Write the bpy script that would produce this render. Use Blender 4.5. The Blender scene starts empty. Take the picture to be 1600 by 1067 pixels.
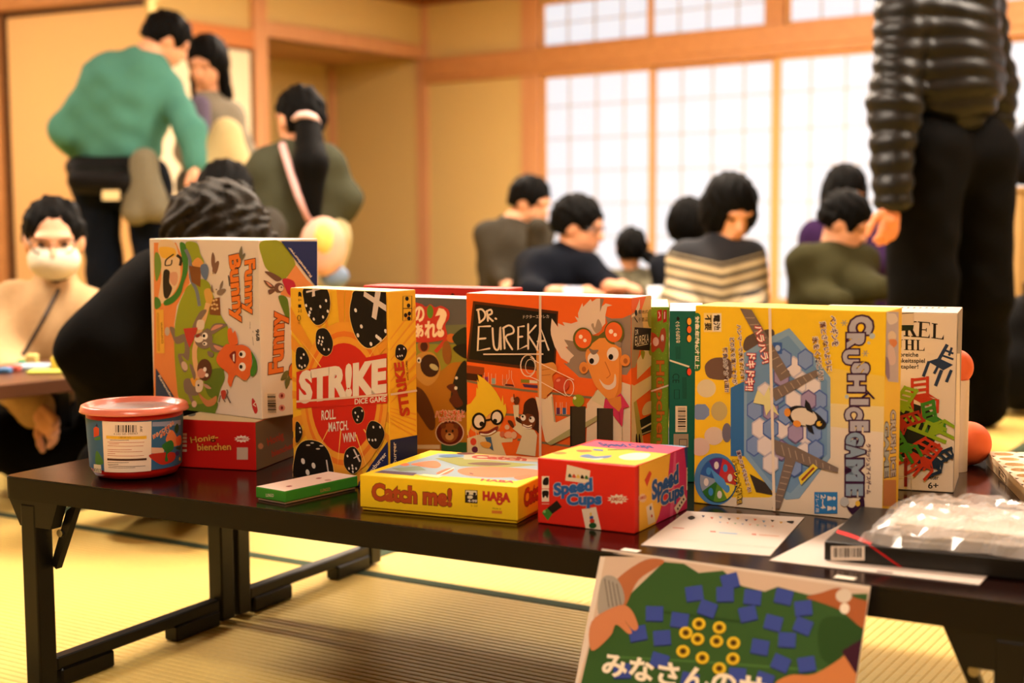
import bpy, bmesh, math, random
import numpy as np
from mathutils import Vector, Matrix
random.seed(7)
SC = bpy.context.scene
COL = SC.collection

# ---------------------------------------------------------------- camera
FPX = 2222.0
PITCH = math.atan((533.5 - 325.0) / FPX)
ROLL = math.radians(-0.28)
CAM = Vector((0, 0, 0.727))
_f = Vector((0, math.cos(PITCH), -math.sin(PITCH)))
_u0 = Vector((0, math.sin(PITCH), math.cos(PITCH)))
_r0 = Vector((1, 0, 0))
_r = _r0 * math.cos(ROLL) + _u0 * math.sin(ROLL)
_u = -_r0 * math.sin(ROLL) + _u0 * math.cos(ROLL)
cam_data = bpy.data.cameras.new('camera')
cam_data.sensor_width = 36.0
cam_data.lens = FPX * 36.0 / 1600.0
cam_data.clip_start = 0.05
cam_data.dof.use_dof = True
cam_data.dof.focus_distance = 2.02
cam_data.dof.aperture_fstop = 3.3
cam_data.dof.aperture_blades = 0
cam = bpy.data.objects.new('camera', cam_data)
COL.objects.link(cam)
M = Matrix.Identity(4)
for i in range(3):
    M[i][0] = _r[i]; M[i][1] = _u[i]; M[i][2] = -_f[i]; M[i][3] = CAM[i]
cam.matrix_world = M
SC.camera = cam

# ---------------------------------------------------------------- world and exposure
w = bpy.data.worlds.new('overcast_day'); SC.world = w; w.use_nodes = True
w.node_tree.nodes['Background'].inputs[0].default_value = (0.85, 0.92, 1.0, 1)
w.node_tree.nodes['Background'].inputs[1].default_value = 1.0
SC.view_settings.view_transform = 'Standard'
SC.view_settings.look = 'None'
SC.view_settings.gamma = 1.0
SC.view_settings.use_curve_mapping = False
SC.view_settings.exposure = 0.0
LAMP_POWER = 62.0          # radiance of the ceiling lamp diffusers
LAMP_COLOUR = (1.0, 0.85, 0.69)
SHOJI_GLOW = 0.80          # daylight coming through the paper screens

SC.cycles.max_bounces = 6
SC.cycles.adaptive_threshold = 0.03
SC.cycles.diffuse_bounces = 3
SC.cycles.glossy_bounces = 3
SC.cycles.transmission_bounces = 4
SC.cycles.transparent_max_bounces = 8
SC.cycles.caustics_reflective = False
SC.cycles.caustics_refractive = False

# ---------------------------------------------------------------- helpers
def ray(x, y):
    return _f + _r * ((x - 800.0) / FPX) + _u * ((533.5 - y) / FPX)
def on_z(x, y, z):
    d = ray(x, y); t = (z - CAM.z) / d.z
    return CAM + d * t
def on_plane(x, y, p, n):
    d = ray(x, y); t = (p - CAM).dot(n) / d.dot(n)
    return CAM + d * t
def at_y(x, y, Y):
    d = ray(x, y)
    return CAM + d * (Y / d.y)
def lin(c):
    c = c / 255.0
    return c / 12.92 if c <= 0.04045 else ((c + 0.055) / 1.055) ** 2.4
def rgb(h):
    if isinstance(h, (tuple, list)):
        return tuple(h) + ((1.0,) if len(h) == 3 else ())
    h = h.lstrip('#')
    return (lin(int(h[0:2], 16)), lin(int(h[2:4], 16)), lin(int(h[4:6], 16)), 1.0)

MATS = {}
def mat(key, col, rough=0.6, spec=0.3, metal=0.0, noise=None, bump=None, emit=None, sheen=0.0, coat=0.0):
    """Procedural principled material; noise=(scale, amount) mottles the colour, bump=(scale, strength)."""
    if key in MATS: return MATS[key]
    m = bpy.data.materials.new(key); m.use_nodes = True
    nt = m.node_tree; b = nt.nodes['Principled BSDF']
    c = rgb(col)
    b.inputs['Base Color'].default_value = c
    b.inputs['Roughness'].default_value = rough
    b.inputs['Specular IOR Level'].default_value = spec
    b.inputs['Metallic'].default_value = metal
    if sheen: b.inputs['Sheen Weight'].default_value = sheen
    if coat: b.inputs['Coat Weight'].default_value = coat; b.inputs['Coat Roughness'].default_value = 0.15
    if noise or bump:
        tc = nt.nodes.new('ShaderNodeTexCoord')
    if noise:
        n = nt.nodes.new('ShaderNodeTexNoise'); n.inputs['Scale'].default_value = noise[0]; n.inputs['Detail'].default_value = 6
        nt.links.new(tc.outputs['Object'], n.inputs['Vector'])
        mx = nt.nodes.new('ShaderNodeMix'); mx.data_type = 'RGBA'
        a = noise[1]
        mx.inputs[6].default_value = (c[0] * (1 - a), c[1] * (1 - a), c[2] * (1 - a), 1)
        mx.inputs[7].default_value = (min(1, c[0] * (1 + a)), min(1, c[1] * (1 + a)), min(1, c[2] * (1 + a)), 1)
        nt.links.new(n.outputs[0], mx.inputs[0]); nt.links.new(mx.outputs[2], b.inputs['Base Color'])
    if bump:
        n2 = nt.nodes.new('ShaderNodeTexNoise'); n2.inputs['Scale'].default_value = bump[0]; n2.inputs['Detail'].default_value = 4
        nt.links.new(tc.outputs['Object'], n2.inputs['Vector'])
        bp = nt.nodes.new('ShaderNodeBump'); bp.inputs['Strength'].default_value = bump[1]; bp.inputs['Distance'].default_value = 0.004
        nt.links.new(n2.outputs[0], bp.inputs['Height']); nt.links.new(bp.outputs[0], b.inputs['Normal'])
    if emit:
        b.inputs['Emission Color'].default_value = rgb(emit[0]); b.inputs['Emission Strength'].default_value = emit[1]
    MATS[key] = m
    return m
def wood(key, c1, c2, scale=6.0, rough=0.5, axis=2):
    if key in MATS: return MATS[key]
    m = bpy.data.materials.new(key); m.use_nodes = True
    nt = m.node_tree; b = nt.nodes['Principled BSDF']
    tc = nt.nodes.new('ShaderNodeTexCoord'); mp = nt.nodes.new('ShaderNodeMapping')
    s = [scale * 8] * 3; s[axis] = scale * 0.5
    mp.inputs['Scale'].default_value = s
    n = nt.nodes.new('ShaderNodeTexNoise'); n.inputs['Scale'].default_value = 1.0; n.inputs['Detail'].default_value = 5
    cr = nt.nodes.new('ShaderNodeValToRGB')
    cr.color_ramp.elements[0].color = rgb(c1); cr.color_ramp.elements[1].color = rgb(c2)
    cr.color_ramp.elements[0].position = 0.3; cr.color_ramp.elements[1].position = 0.7
    nt.links.new(tc.outputs['Object'], mp.inputs[0]); nt.links.new(mp.outputs[0], n.inputs['Vector'])
    nt.links.new(n.outputs[0], cr.inputs[0]); nt.links.new(cr.outputs[0], b.inputs['Base Color'])
    b.inputs['Roughness'].default_value = rough
    MATS[key] = m
    return m

def empty(name, loc):
    o = bpy.data.objects.new(name, None); COL.objects.link(o); o.location = loc
    o.empty_display_size = 0.05
    return o
def tag(o, label=None, cat=None, group=None, kind=None):
    if label: o['label'] = label
    if cat: o['category'] = cat
    if group: o['group'] = group
    if kind: o['kind'] = kind
    return o
def thing(name, label, cat, loc, group=None):
    return tag(empty(name, loc), label, cat, group)
def origin(parent):
    v = Vector((0, 0, 0)); o = parent
    while o is not None:
        v += o.location; o = o.parent
    return v
def mesh_obj(name, verts, faces, m, parent=None, smooth=False, mats=None, fm=None, base=None):
    """verts in world space; stored relative to the parent's (unrotated) origin."""
    me = bpy.data.meshes.new(name)
    off = origin(parent) if parent else Vector((0, 0, 0))
    loc = Vector((0, 0, 0))
    if parent is None and base is not None: loc = Vector(base); off = loc
    if isinstance(verts, np.ndarray):
        vv = (verts - np.array(off)).tolist()
    else:
        vv = [(v[0] - off[0], v[1] - off[1], v[2] - off[2]) for v in verts]
    me.from_pydata(vv, [], faces)
    for mm in (mats or [m]): me.materials.append(mm)
    if fm is not None: me.polygons.foreach_set('material_index', fm)
    if smooth: me.polygons.foreach_set('use_smooth', [True] * len(me.polygons))
    me.update()
    o = bpy.data.objects.new(name, me); COL.objects.link(o)
    if parent is not None: o.parent = parent
    else: o.location = loc
    return o

class MB:
    """collects simple solids (world space) into one mesh"""
    def __init__(s): s.bm = bmesh.new()
    def verts(s, vs, fs):
        bv = [s.bm.verts.new(v) for v in vs]
        for f in fs:
            try: s.bm.faces.new([bv[i] for i in f])
            except ValueError: pass
        return s
    def prism(s, pts, ext):
        """closed polygon pts (3-D, planar) extruded by vector ext"""
        n = len(pts); e = Vector(ext)
        vs = [Vector(p) for p in pts] + [Vector(p) + e for p in pts]
        fs = [tuple(range(n))[::-1], tuple(range(n, 2 * n))] + [(i, (i + 1) % n, n + (i + 1) % n, n + i) for i in range(n)]
        return s.verts(vs, fs)
    def box(s, o, a, b, c):
        """corner o and three edge vectors"""
        o, a, b, c = Vector(o), Vector(a), Vector(b), Vector(c)
        return s.prism([o, o + a, o + a + b, o + b], c)
    def tube(s, pts, rad, n=10, cap=True):
        pts = [Vector(p) for p in pts]
        if not isinstance(rad, (list, tuple)): rad = [rad] * len(pts)
        rings = []
        for i, p in enumerate(pts):
            d = (pts[min(i + 1, len(pts) - 1)] - pts[max(i - 1, 0)]).normalized()
            a = d.orthogonal().normalized() if i == 0 else (pa - d * pa.dot(d)).normalized()
            pa = a; b = d.cross(a)
            rings.append([s.bm.verts.new(p + (a * math.cos(t) + b * math.sin(t)) * rad[i]) for t in [2 * math.pi * k / n for k in range(n)]])
        for r0, r1 in zip(rings, rings[1:]):
            for k in range(n): s.bm.faces.new((r0[k], r0[(k + 1) % n], r1[(k + 1) % n], r1[k]))
        if cap:
            s.bm.faces.new(rings[0][::-1]); s.bm.faces.new(rings[-1])
        return s
    def lathe(s, c, prof, n=48, close=False):
        c = Vector(c); rings = []
        for r, z in prof:
            rings.append([s.bm.verts.new(c + Vector((r * math.cos(2 * math.pi * k / n), r * math.sin(2 * math.pi * k / n), z))) for k in range(n)])
        pr = list(zip(rings, rings[1:])) + ([(rings[-1], rings[0])] if close else [])
        for r0, r1 in pr:
            for k in range(n): s.bm.faces.new((r0[k], r0[(k + 1) % n], r1[(k + 1) % n], r1[k]))
        return s
    def build(s, name, m, parent=None, bevel=0.0, seg=2, smooth=False, base=None):
        if bevel > 0:
            bmesh.ops.remove_doubles(s.bm, verts=s.bm.verts, dist=1e-6)
            bmesh.ops.bevel(s.bm, geom=list(s.bm.edges), offset=bevel, segments=seg, affect='EDGES', profile=0.5)
        bmesh.ops.recalc_face_normals(s.bm, faces=s.bm.faces)
        me = bpy.data.meshes.new(name)
        off = origin(parent) if parent else (Vector(base) if base is not None else Vector((0, 0, 0)))
        bmesh.ops.translate(s.bm, verts=s.bm.verts, vec=-off)
        s.bm.to_mesh(me); s.bm.free()
        me.materials.append(m)
        if smooth: me.polygons.foreach_set('use_smooth', [True] * len(me.polygons))
        o = bpy.data.objects.new(name, me); COL.objects.link(o)
        if parent is not None: o.parent = parent
        elif base is not None: o.location = off
        return o
Z = Vector((0, 0, 1))

# ---------------------------------------------------------------- the room
KAMOI = 1.747
A1 = on_z(846, 117, KAMOI); A2 = on_z(1355.5, 75.4, KAMOI)
U = (A2 - A1); U.z = 0; U.normalize()                 # along the window wall, to the right
NW = Vector((U.y, -U.x, 0))                           # window wall normal
if NW.y > 0: NW = -NW                                 # points into the room
def wpt(x, y, off=0.0):                               # point on the window wall plane
    return on_plane(x, y, A1 + NW * off, NW)
C0 = wpt(660, 132); C0.z = 0
HL = on_plane(660, 93, C0, NW).z                      # alcove lintel height
_q = on_z(415, 58, HL); V = Vector((_q.x - C0.x, _q.y - C0.y, 0)).normalized()   # along the alcove wall, towards the camera
NV = Vector((-V.y, V.x, 0))
if NV.x < 0: NV = -NV                                 # into the room
CEIL = 2.45
PLASTER = mat('ochre_plaster', '#d2b678', 0.9, 0.1, noise=(60, 0.06), bump=(220, 0.15))
POST = wood('cedar_post', '#c78f62', '#d49e70', 3.0, 0.5)
BEAM = wood('cedar_beam', '#b9804c', '#c68d58', 3.0, 0.5, axis=0)
DARKW = mat('dark_lacquer_rail', '#4a2c14', 0.5)
FUSUMA = mat('fusuma_paper', '#e6bb82', 0.85, 0.1, noise=(40, 0.03))
PAPERW = mat('white_door_paper', '#efe0c0', 0.85, 0.1)
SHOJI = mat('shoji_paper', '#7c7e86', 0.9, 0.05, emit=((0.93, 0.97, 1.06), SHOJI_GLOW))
CEILM = wood('ceiling_board', '#b98a55', '#c79a63', 2.0, 0.7, axis=0)

LW, LD = 9.0, 13.0
def wp(t, off=0.0, z=0.0):
    p = C0 + U * t + NW * off; p.z = z; return p
def vp(t, off=0.0, z=0.0):
    p = C0 + V * t + NV * off; p.z = z; return p
def wt(x):                                            # wall parameter of an image column
    return (wpt(x, 300) - C0).dot(U)
def vt(x):
    return (on_plane(x, 300, C0, NV) - C0).dot(V)

def slab(name, a, b, z0, z1, nrm, th, m, parent=None, bevel=0.0, kind=None):
    """upright slab between ground points a and b; thickness th grows along -nrm"""
    a = Vector(a); b = Vector(b); a.z = z0; b.z = z0
    o = MB().box(a, b - a, -Vector(nrm) * th, Z * (z1 - z0)).build(name, m, parent, bevel, 1)
    if kind: tag(o, kind=kind)
    return o

# floor slab
fl = MB().box(C0 + V * (LD + .3) - U * 3.5 - Z * .12 - NW * 0, U * (LW + 4.0), -V * (LD + 3.0), Z * .07).build('floor', mat('floor_board', '#8a6a3c', 0.8))
tag(fl, kind='structure')
# ceiling
ce = MB().box(C0 + V * (LD + .3) - U * 3.5 + Z * CEIL, U * (LW + 4.0), -V * (LD + 3.0), Z * .05).build('ceiling', CEILM)
tag(ce, kind='structure')
# window wall: plaster left of the post, below and above the screens
tL = wt(822); tR = LW
t1a, t1b, t2b, t2c = wt(846), wt(1012), wt(1205), wt(1219)
slab('wall_window', wp(0.0), wp(tL), -.05, CEIL, NW, .1, PLASTER, kind='structure')
PW = t2b - t1a
posts = [(wt(820), wt(845)), (t1a + PW + .02, t1a + PW + .09)]
ti = 0
def trim(mb, m, bevel=0.004):
    global ti
    ti += 1
    o = mb.build('trim_%d' % ti, m, None, bevel, 1); tag(o, kind='structure'); return o
trim(MB().box(wp(wt(818), .03, -.05), U * (wt(845) - wt(818)), -NW * .14, Z * (CEIL + .05)), POST)
trim(MB().box(wp(-.06, .02, -.05), U * .13, -NW * .12, Z * (CEIL + .05)), POST)              # corner post
trim(MB().box(wp(0.05, .045, 1.747), U * (LW - .05), -NW * .13, Z * .05), BEAM)              # track under the beam
trim(MB().box(wp(0.05, .06, 1.797), U * (LW - .05), -NW * .15, Z * .15), BEAM)               # the beam
trim(MB().box(wp(0.0, .06, CEIL - .07), U * LW, -NW * .1, Z * .07), mat('ceiling_rail', '#8a5224', 0.6))
trim(MB().box(vp(0.0, .06, CEIL - .07), V * LD, -NV * .1, Z * .07), mat('ceiling_rail', '#8a5224', 0.6))
# shoji screens
SH = wood('shoji_frame_wood', '#d29a58', '#e0aa68', 3.0, 0.5)
MUN = wood('shoji_muntin_wood', '#c8beb8', '#d2c8c2', 3.0, 0.6)
wi = 0
def shoji(ta, tb, z0, z1, cols, rows, st, off, bot=None):
    global wi
    wi += 1
    root = empty('window_%d' % wi, wp((ta + tb) / 2, off, z0)); tag(root, kind='structure')
    W_ = tb - ta
    for s_, tt in enumerate((ta, tb - st)):
        MB().box(wp(tt, off, z0), U * st, -NW * .03, Z * (z1 - z0)).build('stile', SH, root, .002, 1)
    for zz, hh in ((z0, .06 if bot is None else bot), (z1 - .03, .03)):
        MB().box(wp(ta + st, off, zz), U * (W_ - 2 * st), -NW * .03, Z * hh).build('rail', SH, root, .002, 1)
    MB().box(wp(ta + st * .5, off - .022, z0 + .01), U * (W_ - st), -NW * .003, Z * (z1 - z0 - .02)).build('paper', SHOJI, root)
    for k in range(1, cols):
        MB().box(wp(ta + W_ * k / cols - .0045, off - .008, z0 + .02), U * .011, -NW * .012, Z * (z1 - z0 - .04)).build('muntin', MUN, root)
    for k in range(1, rows):
        zz = z1 - (z1 - z0) * k / rows
        MB().box(wp(ta + st, off - .008, zz - .0045), U * (W_ - 2 * st), -NW * .012, Z * .009).build('muntin', MUN, root)
    return root
pos = [(t1a, t1a + PW / 2 + .015, 0.0), (t1a + PW / 2 - .015, t1a + PW, -.035)]
tt = t1a + PW + .02
while tt < LW - .4:
    pos += [(tt, tt + PW / 2 + .015, -.0), (tt + PW / 2 - .015, tt + PW, -.035)]
    tt += PW + .02
for i, (a, b, off) in enumerate(pos):
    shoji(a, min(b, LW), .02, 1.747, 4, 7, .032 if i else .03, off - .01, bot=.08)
# transom screens above the beam, with wider wooden posts between pairs
tt = t1a
while tt < LW - .4:
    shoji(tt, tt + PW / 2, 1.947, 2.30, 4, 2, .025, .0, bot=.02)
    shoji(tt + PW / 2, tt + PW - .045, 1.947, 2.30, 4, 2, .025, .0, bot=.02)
    trim(MB().box(wp(tt + PW - .045, .03, 1.947), U * .14, -NW * .1, Z * .36), BEAM)
    tt += PW + .10
slab('wall_window_upper', wp(tL), wp(LW), 2.30, CEIL, NW, .1, PLASTER, kind='structure')
slab('wall_outside', wp(-.5, -.35), wp(LW + .3, -.35), -.1, CEIL + .1, NW, .05, mat('veranda_wall', '#dcd8d0', 0.9), kind='structure')
# alcove wall: lintel, post, recess, white door
tP = vt(405)
slab('wall_alcove_upper', vp(0), vp(tP + 3.2), HL, CEIL, NV, .1, PLASTER, kind='structure')
trim(MB().box(vp(0.02, .03, HL - .0), V * (tP - .02), -NV * .12, Z * .11), POST)
trim(MB().box(vp(tP - .07, .05, -.05), V * .13, -NV * .13, Z * (CEIL + .05)), POST)
DEP = 1.1
slab('wall_alcove_side', wp(-DEP - .1), wp(0), -.05, HL + .06, NW, .1, PLASTER, kind='structure')
slab('wall_alcove_back', vp(0, 0) - U * DEP, vp(tP, 0) - U * DEP, -.05, HL + .06, NV, .1, PLASTER, kind='structure')
slab('wall_alcove_near', vp(tP - .02), vp(tP - .02) - U * DEP, -.05, HL + .06, V * -1, .08, PLASTER, kind='structure')
tag(MB().box(vp(0, 0, HL + .02) - U * DEP, U * DEP, V * tP, Z * .03).build('ceiling_alcove', CEILM), kind='structure')
trim(MB().box(wp(-DEP + .0, .0, -.05), U * .06, NW * .05, Z * (HL + .05)), POST)
tag(MB().box(vp(0, 0, -.05) - U * DEP, U * DEP, V * tP, Z * .12).build('floor_alcove', wood('alcove_board', '#7a4d28', '#8b5a30', 2, .4, 0)), kind='structure')
# wall left of the post with the white sliding door
slab('wall_left', vp(tP + .06), vp(LD), -.05, HL, NV, .1, PLASTER, kind='structure')
d1 = empty('door_1', vp(tP + .55, .02, 0)); tag(d1, kind='structure')
MB().box(vp(tP + .09, .012, 0), V * .95, NV * .012, Z * 1.83).build('door_panel', PAPERW, d1)
for a_, l_ in ((.07, .022), (1.03, .022)):
    MB().box(vp(tP + a_, .03, 0), V * l_, -NV * .03, Z * 1.84).build('door_frame', DARKW, d1)
MB().box(vp(tP + .07, .03, 1.83), V * .98, -NV * .03, Z * .02).build('door_frame', DARKW, d1)
trim(MB().box(vp(tP + .06, .05, 1.85), V * 1.4, -NV * .05, Z * .13), mat('band_wood', '#c9804a', 0.5))
# fusuma wall on the far left, nearer than the alcove
F0 = at_y(234, 300, 7.6); F0.z = 0
_a = math.radians(62); FD = Vector((-math.sin(_a), math.cos(_a), 0)); FN = Vector((-FD.y, FD.x, 0))
if FN.y > 0: FN = -FN
def fp(t, off=0.0, z=0.0):
    p = F0 + FD * t + FN * off; p.z = z; return p
FT = on_plane(225, 2, F0, FN).z
tF = (on_plane(8, 100, F0, FN) - F0).dot(FD)
slab('wall_fusuma', fp(-.03), fp(4.5), FT + .02, CEIL, FN, .1, PLASTER, kind='structure')
slab('wall_fusuma_far', fp(tF + .1), fp(4.5), -.05, FT + .02, FN, .1, PLASTER, kind='structure')
trim(MB().box(fp(-.03, .05, FT + .015), FD * 4.0, -FN * .1, Z * .16), BEAM)
trim(MB().box(fp(tF + .02, .04, -.05), FD * .12, -FN * .1, Z * (CEIL + .05)), BEAM)
d2 = empty('door_2', fp(tF * .5, 0, 0)); tag(d2, kind='structure')
MB().box(fp(.0, .0, 0), FD * tF, -FN * .02, Z * FT).build('door_panel', FUSUMA, d2)
MB().box(fp(tF - .025, .012, 0), FD * .03, -FN * .03, Z * FT).build('door_frame', DARKW, d2)
MB().box(fp(0, .012, FT - .022), FD * tF, -FN * .03, Z * .03).build('door_frame', DARKW, d2)
MB().box(fp(-.03, .0, 0), FD * .03, -FN * .05, Z * CEIL).build('door_frame', PLASTER, d2)
# remaining walls, behind and beside the camera
Pa = C0 + U * LW; Pb = Pa + V * LD; Pc = C0 + V * LD
slab('wall_right', Pa, Pb, -.05, CEIL, -NV, .1, PLASTER, kind='structure')
slab('wall_back', Pb, Pc, -.05, CEIL, -NW, .1, PLASTER, kind='structure')

# ceiling lamps (all above the frame)
LAMPB = mat('lamp_housing', '#e8e0d0', 0.5)
def ceiling_lamp(x, y, label, k=1.0):
    r = thing('ceiling_lamp', label, 'lamp', (x, y, CEIL - .09), 'ceiling lamps')
    o = Vector((x, y, CEIL - .07))
    MB().box(o - U * .65 - V * .2, U * 1.3, V * .4, Z * .07).build('housing', LAMPB, r, .004, 1)
    MB().box(o - U * .62 - V * .17 - Z * .02, U * 1.24, V * .34, Z * .02).build('diffuser', mat('lamp_diffuser_%d' % round(k * 100), '#ffffff', 0.5, emit=(LAMP_COLOUR, LAMP_POWER * k)), r, .003, 1)
for x, y, lb, k in ((-.2, 3.35, 'warm ceiling lamp right above the back of the game tables', 1.65), (-2.5, 3.6, 'warm ceiling lamp above the far left table', 1.2), (.5, 5.6, 'warm ceiling lamp above the middle of the room', 1.5),
                    (2.4, 3.9, 'warm ceiling lamp above the standing man in black', 1.1), (-.5, 8.0, 'warm ceiling lamp near the alcove, added to brighten the far walls', 1.9),  # far lamps, by alcove, screens and sliding door, added to brighten the walls
                    (2.2, 7.2, 'warm ceiling lamp near the paper screens, added to brighten the far walls', 1.2), (-3.6, 6.2, 'warm ceiling lamp added to brighten the sliding door', .8), (-.3, -.2, 'unseen warm ceiling lamp over the camera, lighting the box fronts', .8)):  # last lamp hangs unseen over the camera and lights the box fronts
    ceiling_lamp(x, y, lb, k)

# tatami floor
_a = math.radians(58.6); M1 = Vector((-math.sin(_a), math.cos(_a), 0)); M2 = Vector((math.cos(_a), math.sin(_a), 0))
T0 = on_z(527, 884, 0.0)
TAT = mat('tatami_rush', '#d4b562', 0.62, 0.28, noise=(90, 0.10), bump=(400, 0.2))
HERI = mat('tatami_border_cloth', '#3f4a38', 0.9, 0.1, noise=(300, 0.2))
PITCHR = 0.0155
def tatami(a, b, la, lb, ribs_along_a):
    """mat with corner T0 + a*(-M1) + b*M2 ; la along -M1, lb along M2"""
    o = T0 - M1 * a + M2 * b
    ea, eb = -M1, M2
    root = empty('tatami_mat', o); root.parent = fl
    g = .002
    if ribs_along_a: L, Wd, el, ew, oo = la, lb, ea, eb, o
    else: L, Wd, el, ew, oo = lb, la, eb, ea, o
    n = int(round(Wd / PITCHR)); vs = []; fs = []
    prof = [(0.0, -.0022), (.18, -.0004), (.5, 0.0), (.82, -.0004)]
    pts = [(k + p[0], p[1]) for k in range(n) for p in prof] + [(n, -.0022)]
    for q, h in pts:
        w_ = min(max(q / n * Wd, g), Wd - g)
        for l_ in (g, L - g):
            p = oo + ew * w_ + el * l_; vs.append((p.x, p.y, h))
    for i in range(len(pts) - 1): fs.append((2 * i, 2 * i + 1, 2 * i + 3, 2 * i + 2))
    mesh_obj('weave', vs, fs, TAT, root)
    MB().box(oo + ew * g + el * g - Z * .05, ew * (Wd - 2 * g), el * (L - 2 * g), Z * .0475).build('mat_core', TAT, root)
    for w_ in (g, Wd - g - .03):
        MB().box(oo + ew * w_ + el * g - Z * .003, ew * .03, el * (L - 2 * g), Z * .0042).build('border', HERI, root)
for i in range(-5, 4):
    for j in range(0, 5): tatami(i * .91, j * 1.82 - (.91 if i >= 1 else 0), .91, 1.82, False)
for i in range(-3, 3):
    for j in range(1, 4):
        if j > 1 or i <= 0: tatami(i * 1.82 - .91, -j * .91, 1.82, .91, True)

# ---------------------------------------------------------------- the two folding tables
TZ = 0.33
TA = on_z(5, 742.8, TZ); TB = on_z(1600, 944.3, TZ)
E1 = (TB - TA); E1.z = 0; E1.normalize()
E2 = Vector((-E1.y, E1.x, 0))
TTOP = bpy.data.materials.new('dark_rosewood_laminate'); TTOP.use_nodes = True
_nt = TTOP.node_tree; _b = _nt.nodes['Principled BSDF']
_tc = _nt.nodes.new('ShaderNodeTexCoord'); _mp = _nt.nodes.new('ShaderNodeMapping'); _n = _nt.nodes.new('ShaderNodeTexNoise'); _cr = _nt.nodes.new('ShaderNodeValToRGB')
_mp.inputs['Rotation'].default_value = (0, 0, -math.atan2(E1.y, E1.x)); _mp.inputs['Scale'].default_value = (6, 70, 6)
_n.inputs['Scale'].default_value = 1.0; _n.inputs['Detail'].default_value = 6
_cr.color_ramp.elements[0].color = rgb('#100504'); _cr.color_ramp.elements[1].color = rgb('#200a06')
_nt.links.new(_tc.outputs['Object'], _mp.inputs[0]); _nt.links.new(_mp.outputs[0], _n.inputs['Vector']); _nt.links.new(_n.outputs[0], _cr.inputs[0]); _nt.links.new(_cr.outputs[0], _b.inputs['Base Color'])
_b.inputs['Roughness'].default_value = 0.17; _b.inputs['Specular IOR Level'].default_value = 0.4
TEDGE = mat('black_edge_band', '#0c0806', 0.4, 0.2)
TMET = mat('black_painted_steel', '#0a0806', 0.4, 0.25)
STICK = mat('blank_sticker', '#d8cfc4', 0.7)
TL_, TD_ = 1.50, 0.45
def folding_table(o, label, sticker):
    r = thing('folding_table', label, 'table', (o.x, o.y, 0))
    P = lambda a, b, z: Vector((o.x, o.y, 0)) + E1 * a + E2 * b + Z * z
    # top with rounded corners
    rc = .012; out = []
    for cx, cy, a0 in ((TL_ - rc, rc, -90), (TL_ - rc, TD_ - rc, 0), (rc, TD_ - rc, 90), (rc, rc, 180)):
        for k in range(5):
            t = math.radians(a0 + 22.5 * k); out.append((cx + rc * math.cos(t), cy + rc * math.sin(t)))
    MB().prism([P(a, b, TZ - .034) for a, b in out], Z * .0325).build('edge_band', TEDGE, r)
    MB().prism([P(.0015 + a * (TL_ - .003) / TL_, .0015 + b * (TD_ - .003) / TD_, TZ - .002) for a, b in out], Z * .002).build('tabletop', TTOP, r)
    for end in (0, 1):
        s = 1 if end == 0 else -1; x0 = 0 if end == 0 else TL_
        for b0 in (.004, TD_ - .024):
            MB().prism([P(x0 + s * .006, b0, TZ - .034), P(x0 + s * .028, b0, TZ - .074), P(x0 + s * .092, b0, TZ - .074), P(x0 + s * .108, b0, TZ - .034)], E2 * .02).build('bracket', TMET, r)
        for b0 in (.003, TD_ - .037):
            MB().box(P(x0 + s * .030, b0, 0.005), E1 * (s * .031), E2 * .034, Z * (TZ - .045)).build('leg', TMET, r, .003, 2)
        MB().box(P(x0 + s * .036, .04, .026), E1 * (s * .022), E2 * (TD_ - .08), Z * .02).build('floor_bar', TMET, r, .002, 1)
        for b0 in (.044, TD_ - .154):
            MB().box(P(x0 + s * .033, b0, .001), E1 * (s * .03), E2 * .11, Z * .027).build('foot_pad', TEDGE, r, .003, 1)
        for b0 in (.03, TD_ - .045):
            MB().prism([P(x0 + s * .062, b0, .195), P(x0 + s * .098, b0, TZ - .05), P(x0 + s * .122, b0, TZ - .034), P(x0 + s * .072, b0, .188)], E2 * .012).build('brace', TMET, r)
            MB().tube([P(x0 + s * .085, b0 - .003, TZ - .085), P(x0 + s * .085, b0 + .016, TZ - .085)], .006).build('rivet', mat('steel_rivet', '#8a8578', .35, metal=1.0), r)
    if sticker:
        MB().box(P(.03, .0072, TZ - .072), E1 * .046, E2 * .0008, Z * .026).build('sticker', STICK, r)
    return r
folding_table(TA, 'black folding table in front, poster hung on its front edge', True)
folding_table(TA + E2 * (TD_ + .004), 'second black folding table pushed against the far side of the front one', False)
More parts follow.
